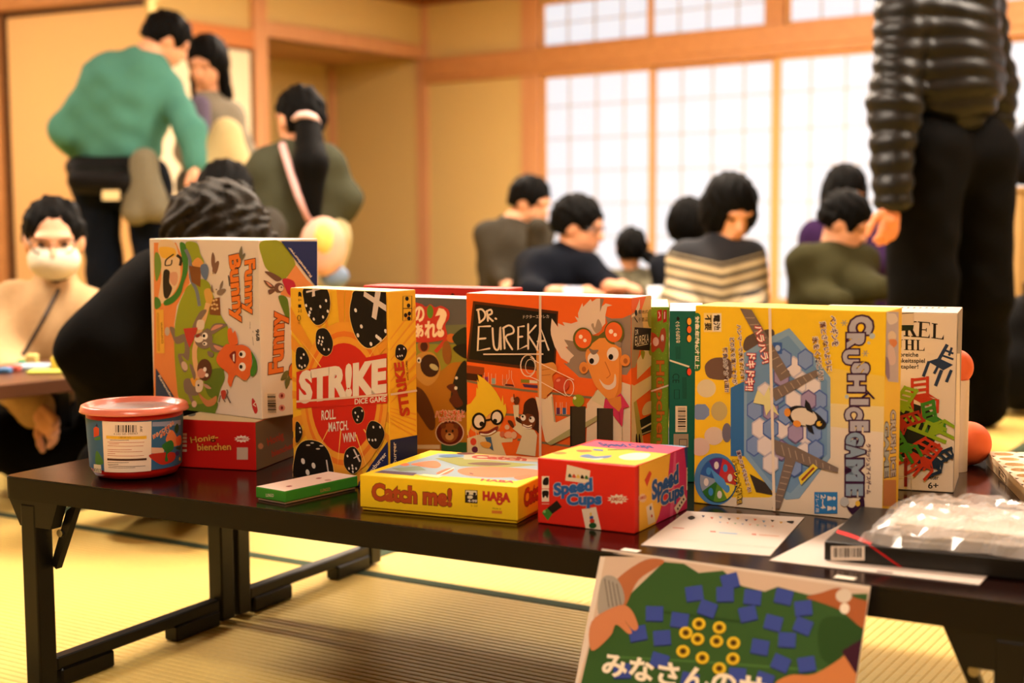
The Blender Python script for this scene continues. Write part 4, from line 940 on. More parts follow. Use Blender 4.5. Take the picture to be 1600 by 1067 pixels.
A.part('player_label'); A.view(1230, 630, 5.767); A.poly('#2f76b4', R_(247, 798, 455, 993)); A.text(WH, '2~4', (305, 820), (305, 950), (350, 820), .02); A.text(WH, 'プレイ用', (258, 815), (258, 978), (290, 815), .0)
for cy in (855, 945): A.ell(WH, 425, cy, 16, 16); A.poly(WH, [(365, cy - 22), (405, cy - 12), (405, cy + 12), (365, cy + 22)])
A.part('rubber_band'); A.view(1060, 460, 2.964); A.line('#e0cdb8', [(428, 44), (432, 300), (440, 600), (448, 1000)], 13)
A.finish()
A = Art(g.root, g.side, (1230, 470, 6.278)); A.part('side_picture')
A.poly('#b4a8bc', [(955, 108), (1092, 108), (1090, 800), (990, 790), (955, 700)]); A.blob('#d8ccd0', [(960, 115), (1000, 120), (1060, 130), (1080, 200), (1000, 230)]); A.ell('#d8c4b8', 1025, 350, 42, 55); A.blob('#cf7a44', [(1000, 380), (1060, 380), (1075, 420), (1040, 460), (1010, 430)]); A.blob('#cdb4be', [(980, 440), (1040, 460), (1060, 600), (1000, 620)]); A.blob('#84709a', [(955, 560), (990, 580), (1000, 760), (965, 720)])
A.part('side_lettering'); A.view(1230, 630, 5.767); A.text('#b4aeb4', 'CRUSH ICE', (930, 65), (930, 665), (978, 62), .04, [('#3a1634', .06)]); A.text('#a4aeb8', 'GAME', (872, 172), (872, 670), (916, 170), .04, [('#3a1634', .06)]); A.rect('#c07a3c', 851, 690, 978, 925)
A.finish()

# --- chair box
g = B['chair']; A = Art(g.root, g.front, (1340, 460, 3.138)); A.part('title_lettering')
def serif(ch, bl, br, tl):
    ex = (br[0] - bl[0], br[1] - bl[1]); ey = (tl[0] - bl[0], tl[1] - bl[1])
    def q(*pts): A.poly(INK, [(bl[0] + ex[0] * x + ey[0] * y, bl[1] + ex[1] * x + ey[1] * y) for x, y in pts])
    def r(x0, y0, x1, y1): q((x0, y0), (x1, y0), (x1, y1), (x0, y1))
    if ch in 'KELH':
        r(.12, 0, .34, 1); r(0, 0, .46, .06); r(0, .94, .46, 1)
    if ch == 'E': r(.3, .94, .92, 1); r(.3, .47, .7, .53); r(.3, 0, .95, .06); q((.95, 0), (.95, .3), (.85, .06)); q((.92, 1), (.92, .75), (.84, .94)); r(.64, .38, .7, .62)
    if ch == 'L': r(.3, 0, .95, .06); q((.97, 0), (.97, .34), (.82, .06))
    if ch == 'K': q((.34, .42), (.46, .5), (.86, .97), (.76, .97)); q((.42, .52), (.62, .58), (.98, .05), (.72, .05)); r(.62, .94, 1, 1); r(.58, 0, 1.02, .06)
    if ch == 'H': r(.66, 0, .88, 1); r(.54, 0, 1, .06); r(.54, .94, 1, 1); r(.3, .47, .7, .54)
    if ch == 'U': r(.1, .25, .32, 1); r(0, .94, .44, 1); r(.74, .3, .8, 1); r(.6, .94, .95, 1); q((.1, .28), (.32, .28), (.4, .08), (.62, .08), (.74, .3), (.8, .3), (.68, .0), (.3, .0))
serif('K', (226, 205), (290, 209), (226, 128)); serif('E', (292, 209), (356, 214), (296, 132)); serif('L', (362, 214), (424, 222), (364, 140))
serif('U', (178, 272), (225, 273), (178, 220)); serif('H', (228, 272), (282, 274), (228, 220)); serif('L', (286, 274), (330, 276), (286, 222))
for s, x0, x1, y0, y1 in (('koreiche', 192, 298, 305, 283), ('hkeitsspiel', 203, 330, 341, 313), ('stapler!', 200, 298, 369, 343), ('Alter', 343, 398, 907, 886), ('6+', 345, 396, 952, 921)): A.text(INK, s, (x0, y0), (x1, y0 + (1 if s != '6+' else 0)), (x0, y1), .02)
A.part('chair_picture')
def chairp(col, o, sx, sy, rot, w):
    c_, s_ = math.cos(math.radians(rot)), math.sin(math.radians(rot))
    T = lambda x, y: (o[0] + (x * c_ - y * s_) * sx, o[1] + (x * s_ + y * c_) * sy)
    for pts in ([T(0, -100), T(0, 80)], [T(60, -110), T(60, 50)], [T(0, 0), T(60, -12), T(100, 15), T(40, 30), T(0, 0)], [T(40, 25), T(40, 110)], [T(100, 15), T(98, 90)]): A.line(col, pts, w)
    for yy in (-90, -60, -30): A.line(col, [T(0, yy), T(60, yy - 10)], w * .9)
    A.poly(col, [T(8, 3), T(55, -8), T(85, 14), T(42, 24)])
A.line('#243450', [(440, 245), (398, 320)], 17); A.line('#243450', [(462, 260), (448, 300)], 12); A.line('#243450', [(425, 272), (470, 290)], 10); A.line('#243450', [(412, 298), (470, 318)], 10); A.poly('#243450', [(345, 328), (398, 312), (468, 345), (420, 372)]); A.line('#243450', [(350, 328), (322, 402)], 15); A.line('#243450', [(412, 370), (382, 448)], 17); A.line('#243450', [(395, 350), (375, 388)], 13); A.line('#243450', [(460, 370), (435, 430)], 15)
A.blob('#1c2018', [(180, 540), (340, 560), (380, 650), (360, 760), (250, 800), (190, 760)])
chairp('#b8361c', (268, 500), 1.25, .9, 0, 15); chairp('#86a41e', (190, 520), 1.0, .8, 28, 17); chairp('#3a7a24', (330, 620), .9, .9, -8, 18); chairp('#86a41e', (350, 690), 1.2, .9, -62, 18); chairp('#b8361c', (235, 760), 1.4, .9, 48, 15); chairp('#1c2c40', (370, 790), 1.1, .8, 60, 16); chairp('#9a2c1c', (210, 600), 1.0, .8, 70, 14); chairp('#b8361c', (310, 790), .9, .9, 40, 14); chairp('#3a7a24', (190, 760), 1, .8, -25, 16)
A.line('#7a1c14', [(237, 800), (237, 940)], 16)
A.part('cut_out_window'); A.poly('#cdb79c', [(150, 92), (276, 92), (276, 150), (150, 150)]); A.poly('#182414', [(150, 150), (276, 150), (272, 174), (212, 178), (150, 170)]); A.line('#2a1c10', [(140, 97), (276, 89)], 5); A.line('#2a1c10', [(330, 88), (452, 84)], 5); A.line('#a8967f', [(150, 888), (264, 890), (264, 962)], 3)
A.finish()
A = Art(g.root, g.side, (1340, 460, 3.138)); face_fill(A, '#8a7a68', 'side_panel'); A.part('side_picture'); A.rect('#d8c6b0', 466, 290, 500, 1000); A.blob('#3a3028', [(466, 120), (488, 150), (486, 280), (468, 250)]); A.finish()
A = Art(g.root, g.top, (1340, 460, 3.138)); face_fill(A, '#dccbb4', 'top_panel'); A.part('top_lettering')
for k in range(9): A.poly('#3a2c22', [(180 + 30 * k, 69), (192 + 30 * k, 68), (196 + 30 * k, 64), (186 + 30 * k, 63)])
A.finish()

# --- cups box
g = B['speed']; A = Art(g.root, g.front, (820, 680, 5.714)); A.part('cover_picture')
A.poly('#ddcbb4', [(378, 262), (586, 316), (570, 432), (362, 404)])
for i, c in enumerate(('#3a4a34', '#c04a30', '#d8b050', '#2a2218', '#3a6a30')): A.blob(c, [(388 + 37 * i, 372 + 4 * i), (395 + 37 * i, 345 + 4 * i), (408 + 37 * i, 345 + 4 * i), (420 + 37 * i, 374 + 4 * i)])
A.part('cup_picture'); A.poly('#241a12', [(200, 650), (288, 580), (332, 640), (245, 702)]); A.poly('#3f7a2a', [(153, 690), (202, 650), (247, 702), (206, 760)]); A.ell('#7fb060', 176, 680, 12, 14)
A.part('card_picture'); A.poly('#ddcbb4', [(508, 660), (636, 640), (682, 847), (545, 836)]); A.ell('#2c4a8a', 596, 735, 18, 18); A.ell('#b83020', 602, 765, 22, 22); A.ell('#1f4a24', 608, 805, 34, 26); A.ell('#d8b050', 590, 705, 10, 18)
A.part('title_lettering'); A.text('#2c5c9e', 'Speed', (262, 578), (608, 528), (256, 428), .05, [('#b8a8b0', .04)]); A.text('#2c5c9e', 'Cups', (376, 655), (688, 648), (376, 520), .05, [('#b8a8b0', .04)])
A.part('brand_burst'); A.poly('#e2d0b8', star(830, 570, 98, 46)); A.text('#b8442c', 'AMIGO', (765, 588), (895, 588), (765, 552), .03)
A.part('small_print')
for y0, y1 in ((365, 475), (480, 592)): A.rect('#e0d0bc', 152, y0, 217, y1)
A.blob(INK, [(165, 400), (185, 378), (212, 380), (210, 440), (165, 440)]); A.blob(INK, [(158, 500), (212, 500), (205, 560), (185, 540), (165, 560)]); A.line('#e0a890', [(152, 612), (217, 612)], 6)
A.finish()
A = Art(g.root, g.side, (820, 680, 5.714)); A.part('side_picture')
A.poly('#e8b038', [(1010, 250), (1310, 150), (1310, 230), (1180, 790), (1010, 880)]); A.poly('#c42a60', [(1300, 150), (1425, 110), (1440, 300), (1500, 670), (1160, 800), (1260, 560)]); A.poly('#d85a84', [(1330, 150), (1350, 145), (1320, 740), (1290, 750)]); A.poly('#24407e', [(1420, 100), (1500, 90), (1500, 640), (1440, 300)]); A.poly('#b02a20', [(1008, 258), (1020, 252), (1020, 880), (1008, 885)])
A.poly('#c8402a', [(1068, 400), (1112, 315), (1132, 340), (1090, 460)]); A.poly('#ddcbb4', [(1082, 640), (1135, 600), (1165, 770), (1100, 800)]); A.poly('#ddcbb4', [(1330, 650), (1420, 520), (1440, 570), (1355, 705)]); A.poly('#ddcbb4', [(1440, 290), (1468, 280), (1468, 480), (1440, 490)])
for i in range(4): A.ell(INK, 1362 + 17 * i, 655 - 28 * i, 7, 12); A.ell(INK, 1455, 310 + 45 * i, 9, 14)
A.ell('#2c4a8a', 1120, 650, 8, 20); A.ell('#b83020', 1130, 720, 8, 14)
A.part('side_lettering'); A.text('#24508e', 'Speed', (1132, 640), (1370, 470), (1128, 410), .05, [('#d8b8a0', .04)]); A.text('#24508e', 'Cups', (1205, 680), (1415, 575), (1205, 505), .05, [('#d8b8a0', .04)]); A.poly('#e2c0a0', star(1050, 560, 40, 46)); A.text('#b8442c', 'AMIGO', (1022, 578), (1082, 562), (1022, 548), .03)
A.finish()
A = Art(g.root, g.top, (820, 680, 5.714)); A.part('lid_picture'); A.poly('#ecb83a', [(90, 195), (985, 270), (1310, 165), (520, 85)]); A.poly('#d4506a', [(500, 92), (640, 45), (1440, 100), (1300, 168)]); A.poly('#7aa0c0', [(1180, 82), (1500, 100), (1430, 112)])
A.blob('#5a78a0', [(490, 190), (560, 170), (640, 190), (770, 180), (740, 205), (600, 208)]); A.blob('#e8dcc0', [(840, 190), (960, 160), (1120, 165), (1060, 215), (900, 220)]); A.blob('#e8dcc0', [(480, 200), (600, 212), (700, 205), (640, 222)]); A.blob('#9a7a2a', [(235, 155), (330, 150), (375, 163), (300, 172)]); A.blob('#d8643c', [(460, 135), (560, 130), (600, 145), (500, 152)]); A.line('#6a8a2a', [(740, 132), (985, 126)], 10); A.line('#5a78a0', [(610, 130), (700, 138)], 14)
A.part('lid_lettering'); A.text('#3a3a70', 'Speed Cups', (700, 108), (1180, 130), (640, 64), .05); A.finish()

# --- yellow flat box
g = B['catch']; A = Art(g.root, g.front, (550, 690, 5.333)); A.part('title_lettering')
A.text('#b04a20', 'Catch me!', (165, 490), (832, 545), (165, 340), .05, [('#4a2010', .025)])
A.part('brand_lettering'); A.text('#b43226', 'HABA', (1088, 490), (1322, 508), (1088, 410), .07); A.ell('#b43226', 1230, 505, 28, 24); A.ell('#ecc51e', 1230, 500, 12, 10)
A.part('small_print'); A.poly('#2a2018', [(942, 402), (1046, 406), (1046, 516), (942, 508)]); A.poly('#ddd0b0', [(948, 406), (1040, 410), (1040, 445), (948, 440)]); A.ell(INK, 965, 430, 12, 12); A.ell(INK, 1022, 434, 12, 12); A.ell('#ddd0b0', 985, 462, 24, 14); A.text(WH, '4-99', (965, 503), (1042, 507), (965, 480), .03)
A.text('#4a3a18', 'Made in', (1172, 562), (1242, 566), (1172, 548), .0); A.poly('#cf7a2c', [(1165, 572), (1250, 577), (1250, 602), (1165, 597)]); A.text('#7a4a18', '5-20', (992, 540), (1045, 543), (992, 526), .0)
A.finish()
A = Art(g.root, g.side, (550, 690, 5.333)); A.part('side_lettering'); A.text('#b04a20', 'Catch me!', (1432, 556), (1690, 400), (1432, 398), .05, [('#4a2010', .025)]); A.finish()
A = Art(g.root, g.top, (550, 690, 5.333)); A.part('lid_picture')
A.poly('#8fa0a6', [(180, 258), (720, 98), (1560, 140), (1560, 280), (1370, 328), (520, 272)]); A.poly('#7a8a70', [(330, 222), (560, 205), (620, 240), (400, 248)]); A.poly('#8e8e42', [(690, 140), (860, 130), (1560, 195), (1300, 215), (900, 205)]); A.blob('#6a4a30', [(960, 185), (1120, 172), (1330, 188), (1150, 202)]); A.poly('#c9a684', [(940, 103), (1560, 128), (1560, 170), (930, 148)])
A.blob('#dc7850', [(490, 190), (600, 168), (700, 163), (742, 200), (690, 222), (560, 205)]); A.blob('#dc7850', [(880, 240), (1000, 215), (1250, 215), (1560, 240), (1560, 285), (1200, 300), (950, 282)]); A.blob('#dc7850', [(400, 195), (450, 180), (480, 195), (440, 205)]); A.blob('#d87048', [(700, 265), (790, 225), (850, 232), (780, 275)]); A.blob('#d87048', [(1350, 300), (1450, 280), (1520, 285), (1400, 318)])
A.blob('#5a7a9a', [(720, 120), (850, 105), (930, 120), (800, 135)]); A.blob('#6a3418', [(870, 100), (960, 92), (1030, 104), (950, 110)]); A.line('#e0d8c8', [(700, 290), (850, 220)], 7); A.line('#3a3028', [(980, 265), (1010, 272)], 8)
A.poly('#5a4a5c', [(188, 258), (250, 241), (545, 262), (510, 284)]); A.poly('#e2d2a0', [(540, 282), (600, 272), (760, 290), (720, 304)])
A.part('lid_lettering'); A.text('#a8402a', 'Catch', (985, 142), (1450, 164), (1010, 112), .05); A.text('#c0442c', 'HABA', (1065, 328), (1352, 348), (1082, 310), .05); A.finish()

# --- narrow green box
g = B['green']; A = Art(g.root, g.top, (270, 640, 7.114)); face_fill(A, '#d8beae', 'lid_panel'); A.part('lid_marks'); A.blob('#8a3a34', [(1255, 855), (1300, 845), (1330, 850), (1290, 860)]); A.view(440, 640, 6.67); A.blob('#8a3a34', [(355, 718), (385, 710), (420, 713), (390, 722)]); A.blob('#b08a7a', [(445, 735), (490, 725), (520, 738), (470, 745)]); A.finish()
A = Art(g.root, g.front, (270, 640, 7.114)); A.part('end_lettering'); A.text('#d8cdb4', 'LUNGO', (1035, 968), (1122, 972), (1035, 932), .02); A.finish()
A = Art(g.root, g.side, (440, 640, 6.67)); A.part('side_lettering'); A.text('#b8824a', 'LUNGO', (405, 862), (505, 842), (405, 828), .02); A.finish()
# ---------------------------------------------------------------- bucket with clear lid
class CylFace:
    """side of an upright (slightly conical) tub; u = angle * r, v = height"""
    def __init__(s, c, r0, r1, h):
        s.c, s.r0, s.r1, s.h0 = Vector(c), r0, r1, h; s.w, s.h = 9, h
    def rad(s, v): return s.r0 + (s.r1 - s.r0) * v / s.h0
    def px(s, x, y):
        d = ray(x, y); r = s.rad(s.h0 * .5)
        for _ in range(4):
            o = Vector((CAM.x - s.c.x, CAM.y - s.c.y)); dd = Vector((d.x, d.y))
            a = dd.dot(dd); b = 2 * o.dot(dd); c_ = o.dot(o) - r * r; disc = max(b * b - 4 * a * c_, 0)
            p = CAM + d * ((-b - math.sqrt(disc)) / (2 * a)); v = p.z - s.c.z; r = s.rad(v)
        return (4.5 + (math.atan2(p.y - s.c.y, p.x - s.c.x) + math.pi / 2) * s.r1, v)
    def world(s, u, v, e=0.0):
        t = (u - 4.5) / s.r1 - math.pi / 2; r = s.rad(v) + e + .0004
        return s.c + Vector((math.cos(t) * r, math.sin(t) * r, v))
from mathutils.geometry import tessellate_polygon
class CurvedArt(Art):
    def _emit(s, col, us, faces, l):
        vs, fs = [], []
        def add(t):
            L = max(abs(t[i][0] - t[i - 1][0]) for i in range(3))
            if L > .007:
                k = max(range(3), key=lambda i: abs(t[i][0] - t[i - 1][0])); a, b, c = t[k - 1], t[k], t[(k + 1) % 3]; m = ((a[0] + b[0]) / 2, (a[1] + b[1]) / 2)
                add((a, m, c)); add((m, b, c))
            else:
                fs.append((len(vs), len(vs) + 1, len(vs) + 2)); vs.extend(t)
        for f in faces:
            pts = [us[i] for i in f]
            for t in tessellate_polygon([[Vector((p[0], p[1], 0)) for p in pts]]): add(tuple(pts[i] for i in t))
        Art._emit(s, col, vs, fs, l)
bc = at_y(212, 700, 2.122); bc.z = TOP
BH = .098
r = thing('plastic_tub', 'round red plastic tub with clear lid and printed label', 'tub', bc)
REDP = mat('red_plastic', '#c81e14', .3, .5); LIDP = mat('lid_rim_plastic', '#dd7a66', .25, .5)
MB().lathe(bc, [(0, .001), (.052, .001), (.06, .003), (.0655, .012), (.0665, .02), (.0705, BH - .012), (.0715, BH), (.069, BH), (.066, .02), (.058, .006), (0, .005)]).build('tub_body', REDP, r, smooth=True)
MB().lathe(bc, [(.0725, BH - .001), (.0806, BH + .0), (.0795, BH + .003), (.0778, BH + .0085), (.073, BH + .0105), (.0695, BH + .009), (.0675, BH + .003), (.064, BH + .0025), (.064, BH + .001), (.0715, BH + .0012), (.0722, BH + .0)], 64, True).build('lid_rim', LIDP, r, smooth=True)
gl = bpy.data.materials.new('clear_plastic'); gl.use_nodes = True; nt = gl.node_tree
pb = nt.nodes['Principled BSDF']; pb.inputs['Base Color'].default_value = (.95, .9, .88, 1); pb.inputs['Roughness'].default_value = .12; pb.inputs['Alpha'].default_value = .35; pb.inputs['Specular IOR Level'].default_value = .6
MB().lathe(bc, [(0, BH + .003), (.0645, BH + .003), (.0645, BH + .0022), (0, BH + .0022)]).build('lid_window', gl, r)
MB().lathe(bc + Vector((.01, .01, 0)), [(0, BH - .012), (.03, BH - .006), (.05, BH - .02), (.052, BH - .03), (0, BH - .03)], 14).build('contents', mat('tub_contents', '#8a6a5a', .7), r, smooth=True)
cf = CylFace(bc, .0662, .0708, BH - .012)
A = CurvedArt(r, cf, (120, 610, 7.116)); A.part('label'); A.clip = False
vt0, vb0 = cf.px(120 + 560 / 7.116, 610 + 345 / 7.116)[1], cf.px(120 + 560 / 7.116, 610 + 900 / 7.116)[1]
ul, ur = cf.px(120 + 178 / 7.116, 690)[0], cf.px(120 + 1152 / 7.116, 690)[0]
A.uvpoly('#35608c', [(ul - .03, vb0), (ur + .03, vb0), (ur + .03, vt0), (ul - .03, vt0)])
A.poly('#8a90b0', [(840, 350), (1150, 325), (1150, 380), (840, 400)])
A.poly('#e6d2c6', [(285, 338), (830, 342), (825, 892), (310, 903)])
A.poly('#c84a2a', [(190, 420), (215, 400), (250, 420), (250, 500), (195, 520)]); A.poly('#2a2c4a', [(210, 400), (228, 362), (242, 402)]); A.blob('#4a7a3a', [(205, 530), (262, 510), (262, 545), (210, 552)]); A.blob('#4a7a3a', [(215, 690), (240, 680), (300, 800), (240, 830), (210, 800)]); A.poly('#e0d4c4', [(195, 818), (272, 826), (280, 918), (195, 905)]); A.text(INK, 'ありがとう', (198, 895), (272, 905), (198, 858), .03)
A.poly('#d6a890', [(828, 632), (968, 638), (965, 692), (828, 700)]); A.blob('#b02c1c', [(800, 720), (900, 695), (1080, 690), (1070, 780), (950, 825), (850, 775)]); A.blob('#dc7a48', [(985, 550), (1045, 440), (1100, 500), (1120, 600), (1060, 620)]); A.blob('#2f6a2c', [(950, 600), (1040, 552), (1072, 600), (1060, 660), (1000, 710), (1010, 780), (975, 780), (985, 690), (950, 640)]); A.blob('#24401c', [(1080, 430), (1110, 365), (1130, 420), (1105, 480)]); A.blob('#d85a34', [(1100, 530), (1150, 500), (1155, 590), (1110, 610)]); A.blob('#24402c', [(1090, 640), (1140, 620), (1140, 660)]); A.ell('#4a2c6a', 1110, 700, 22, 26); A.ell('#d8b04a', 1140, 760, 10, 22)
A.text('#d8642c', 'はらぺこかめさん', (850, 540), (1078, 370), (840, 495), .04, [('#ecd8c0', .05)]); A.text('#d8642c', 'かめくん', (925, 530), (1040, 455), (918, 490), .04, [('#ecd8c0', .05)])
A.part('label_print'); A.barcode(412, 372, 685, 492, paper='#e6d2c6'); A.poly('#e2b238', [(330, 500), (775, 502), (775, 538), (330, 534)]); A.text('#5a3a14', 'ご注意 きをつけて', (465, 530), (605, 532), (465, 508), .0)
for i, (y, x0, x1, c) in enumerate(((550, 370, 580, '#3a2820'), (572, 345, 750, '#b0503c'), (592, 360, 470, '#b0503c'), (612, 345, 740, '#b0503c'), (655, 345, 610, '#b0503c'), (675, 345, 730, '#b0503c'), (700, 345, 430, '#b0503c'), (720, 345, 745, '#b0503c'), (798, 345, 580, '#4a3a34'), (820, 350, 465, '#4a3a34'), (835, 355, 762, '#4a3a34'), (855, 355, 650, '#4a3a34'))):
    A.line(c, [(x0, y), (x1, y + 2)], 5)
A.poly('#4a2c22', [(342, 752), (775, 750), (775, 773), (342, 775)]); A.text(INK, 'A4K', (700, 395), (700, 465), (730, 395), .0); A.text('#3a2820', '4 543 505 040063', (412, 492), (675, 486), (412, 472), .0)
A.finish()

# ---------------------------------------------------------------- things on the right of the table
def carton_at(o, a, b, c, m, name, parent, bevel=.001): return MB().box(o, a, b, c).build(name, m, parent, bevel, 2)
# white tube with an orange ball on top
ORB = mat('orange_rubber', '#e2693a', .6, .25, noise=(40, .03)); WTB = mat('white_paper_tube', '#d8c8b8', .6, .2)
tc = at_y(1490, 743, 2.115); tc = Vector((tc.x, tc.y, TOP))
r = thing('paper_tube', 'white paper tube standing behind the toy chair box', 'tube', tc)
MB().lathe(tc, [(.0165, 0), (.0195, 0), (.0195, .138), (.0165, .138), (.0165, .002)], 32).build('tube_wall', WTB, r, smooth=False)
def ball(c, rad, label, sq=1.0):
    m = MB(); n = 20; prof = [(rad * math.sin(math.pi * i / n), -rad * sq * math.cos(math.pi * i / n)) for i in range(n + 1)]; prof[0] = (1e-5, prof[0][1]); prof[-1] = (1e-5, prof[-1][1])
    o = m.lathe(c, prof, 32).build('rubber_ball', ORB, None, smooth=True, base=c); return tag(o, label, 'ball')
ball(tc + Z * (.138 + .0185), .0252, 'small orange ball resting on top of the white paper tube', 1.05)
bp = at_y(1514, 697, 2.16); ball(Vector((bp.x, bp.y, TOP + .0335)), .0335, 'orange ball on the table beside the drilled wooden board')
# wooden board with holes
pf = on_z(1541, 726, TZ); pn = on_z(1590, 777, TZ); ev = (pf - pn); Lb = ev.length; ev.normalize(); er = Vector((ev.y, -ev.x, 0))
r = thing('wooden_game_board', 'pale wooden board with rows of round holes at the right table edge', 'game board', (pn.x, pn.y, TOP))
BW = wood('pale_beech', '#e0bf92', '#ead0a8', 3, .5, 1); o = Vector((pn.x, pn.y, TOP)) - ev * .06
# board built as a grid with real wells
bl, bw, bh = Lb + .06, .26, .0205; nx, ny = 7, 6
vs, fs = [], []
def addv(p): vs.append(p); return len(vs) - 1
cu, cv = bl / nx, bw / ny; N = 16
for i in range(nx):
    for j in range(ny):
        c = o + ev * (cu * (i + .5)) + er * (cv * (j + .5)); rr = .0145
        sq = []; ring = []; low = []
        for k in range(N):
            t = 2 * math.pi * (k + .5) / N; dx, dy = math.cos(t), math.sin(t); mx = max(abs(dx), abs(dy))
            sq.append(addv(c + ev * (dx / mx * cu / 2) + er * (dy / mx * cv / 2) + Z * bh)); ring.append(addv(c + ev * dx * rr + er * dy * rr + Z * bh)); low.append(addv(c + ev * dx * rr + er * dy * rr + Z * (bh - .008)))
        for k in range(N):
            q = (k + 1) % N; fs.append((sq[k], sq[q], ring[q], ring[k])); fs.append((ring[k], ring[q], low[q], low[k]))
        fs.append(tuple(low))
mesh_obj('board_top', vs, fs, BW, r)
MB().box(o, ev * bl, er * bw, Z * (bh - .0081)).build('board_body', BW, r)
for a_, b_ in ((o, ev * bl), (o + er * (bw - .001), ev * bl)): MB().box(a_, b_, er * .001, Z * bh).build('board_rim', BW, r)
for a_ in (o, o + ev * (bl - .001)): MB().box(a_, ev * .001, er * bw, Z * bh).build('board_rim', BW, r)
A = Art(r, Face(o + ev * bl, -ev, Z, bl, bh)); A.clip = False; A.view(1440, 480, 3.556); A.part('maker_mark'); A.poly('#4a3018', [(428, 880), (470, 935), (470, 985), (428, 935)]); A.poly('#e0bf92', [(432, 892), (466, 938), (466, 976), (432, 930)]); A.line('#3a2414', [(436, 905), (436, 930)], 6); A.line('#3a2414', [(445, 922), (460, 945)], 5); A.finish()

# papers on the table
PAPER = mat('white_paper', '#cfc3b8', .8, .1)
def sheet(name, label, pts, z, th=.0006):
    ps = [on_z(x, y, z) for x, y in pts]; c = sum(ps, Vector()) / 4
    r = thing(name, label, 'paper', (c.x, c.y, z)); MB().prism(ps, Z * th).build('sheet', PAPER, r)
    a = (ps[1] - ps[0]); b = (ps[3] - ps[0]); f = Face(ps[0] + Z * th, a, a.normalized().cross(Vector((0, 0, 1))) * -1, a.length, b.length); f.n = Z.copy()
    A = Art(r, f); A.clip = False; return A
A = sheet('rules_leaflet', 'white leaflet with a row of small coloured flags in front of the penguin box', [(1001.5, 852), (1203, 869), (1257, 808.6), (1073.5, 799)], TOP)
A.view(880, 760, 2.222); A.part('leaflet_print')
for k in range(11):
    x = 480 + 30 * k; y = 100 + 2.0 * k + 4 * (k % 2); A.poly(('#3a3a5a', '#c0583a', '#5a8ab0', '#3a3228', '#d0a050')[k % 5], [(x, y), (x + 13, y + 1), (x + 6, y + 8)])
for k in range(8): A.poly(('#8a9ab0', '#d08a70', '#8ab08a')[k % 3], [(540 + 26 * k, 122 + 2 * k), (550 + 26 * k, 123 + 2 * k), (545 + 26 * k, 128 + 2 * k)])
A.blob('#2a2420', [(432, 108), (448, 102), (458, 110), (442, 116)]); A.blob('#2a2420', [(775, 122), (800, 120), (795, 130)])
for x0, x1, y, c in ((380, 420, 143, '#c08878'), (510, 530, 156, '#c0584a'), (540, 605, 160, '#8ab0cc'), (655, 670, 166, '#c0584a'), (680, 750, 168, '#c8a08a'), (370, 470, 182, '#d8bcae'), (560, 650, 200, '#e0bcb0'), (660, 740, 208, '#e2b4a8')): A.line(c, [(x0, y), (x1, y + (x1 - x0) * .07)], 4)
A.finish()
A = sheet('plain_sheet', 'white sheet lying under the black flat box', [(1202, 876), (1530, 914), (1590, 850), (1330, 812)], TOP + .0001)
A.view(1200, 720, 4); A.part('sheet_print'); A.line('#5a4a48', [(680, 690), (780, 700)], 9); A.finish()
# black flat box with red ribbon
kb = on_z(1287.5, 876.5, TZ); g = gbox('black_box', 'flat black box with red ribbon and a barcode sticker under clear bag', (0, 0), 0, .01, .01, .01, 0, '#15120f') if False else None
th = math.radians(25); fa = Vector((math.cos(th), -math.sin(th), 0)); fb = Vector((math.sin(th), math.cos(th), 0))
k0 = Vector((kb.x, kb.y, TOP + .0009)); bxL, bxD, bxH = .36, .205, .0215
r = thing('black_box', 'flat black box with a red ribbon and a barcode sticker, under the clear bag', 'box', (k0.x, k0.y, k0.z))
BK = mat('black_card', '#13110e', .35, .4); RB = mat('red_ribbon', '#b81818', .45, .3)
carton_at(k0, fa * bxL, fb * bxD, Z * bxH, BK, 'carton', r, .0015)
f1 = Face(k0, fa, Z, bxL, bxH)
A = Art(r, f1, (1200, 720, 4)); A.part('barcode_sticker'); A.barcode(393, 533, 604, 622, paper='#dccdbd', seed=8); A.finish()
# ribbon: diagonal band over the top corner and down the front
A = Art(r, f1, (1200, 720, 4)); A.part('ribbon'); A.line('#b81818', [(640, 512), (830, 690)], 34); A.finish()
A = Art(r, Face(k0 + Z * bxH, fa, fb, bxL, bxD), (1200, 720, 4)); A.part('ribbon'); A.line('#c82020', [(430, 440), (520, 468), (645, 518)], 22); A.finish()
# crumpled clear bag with pale cards inside, lying on the black box
zt = TOP + .0009 + bxH
bagC = k0 + fa * .20 + fb * .10 + Z * (bxH + .0005)
r = thing('clear_plastic_bag', 'crumpled clear plastic bag of pale cards on the black box', 'bag', bagC)
rnd = random.Random(5)
n1, n2 = 44, 30
def wob(a, b, s): return math.sin(a * 23 + s) * math.sin(b * 17 + 2 * s) + .6 * math.sin(a * 47 + b * 31 + s) + .5 * math.sin(a * 11 - b * 53 + 3 * s)
def bagsurf(top):
    vs, fs = [], []
    for i in range(n1):
        for j in range(n2):
            a, b = i / (n1 - 1), j / (n2 - 1)
            e = min(a, 1 - a, b, 1 - b) * 2
            hgt = (.030 * min(1, e * 3.2) ** .6) if top else 0
            p = k0 + fa * (.04 + .33 * a + .004 * wob(a, b, 2)) + fb * (.002 + .19 * b + .004 * wob(b, a, 1)) + Z * (bxH + .0012 + hgt + (.0048 * wob(a, b, 0) * min(1, e * 6) if top else 0))
            vs.append(p)
    for i in range(n1 - 1):
        for j in range(n2 - 1):
            q = i * n2 + j; f = (q, q + n2, q + n2 + 1, q + 1); fs.append(f if top else f[::-1])
    return vs, fs
v1, f1_ = bagsurf(True)
bagm = bpy.data.materials.new('cellophane'); bagm.use_nodes = True; nt = bagm.node_tree; pb = nt.nodes['Principled BSDF']
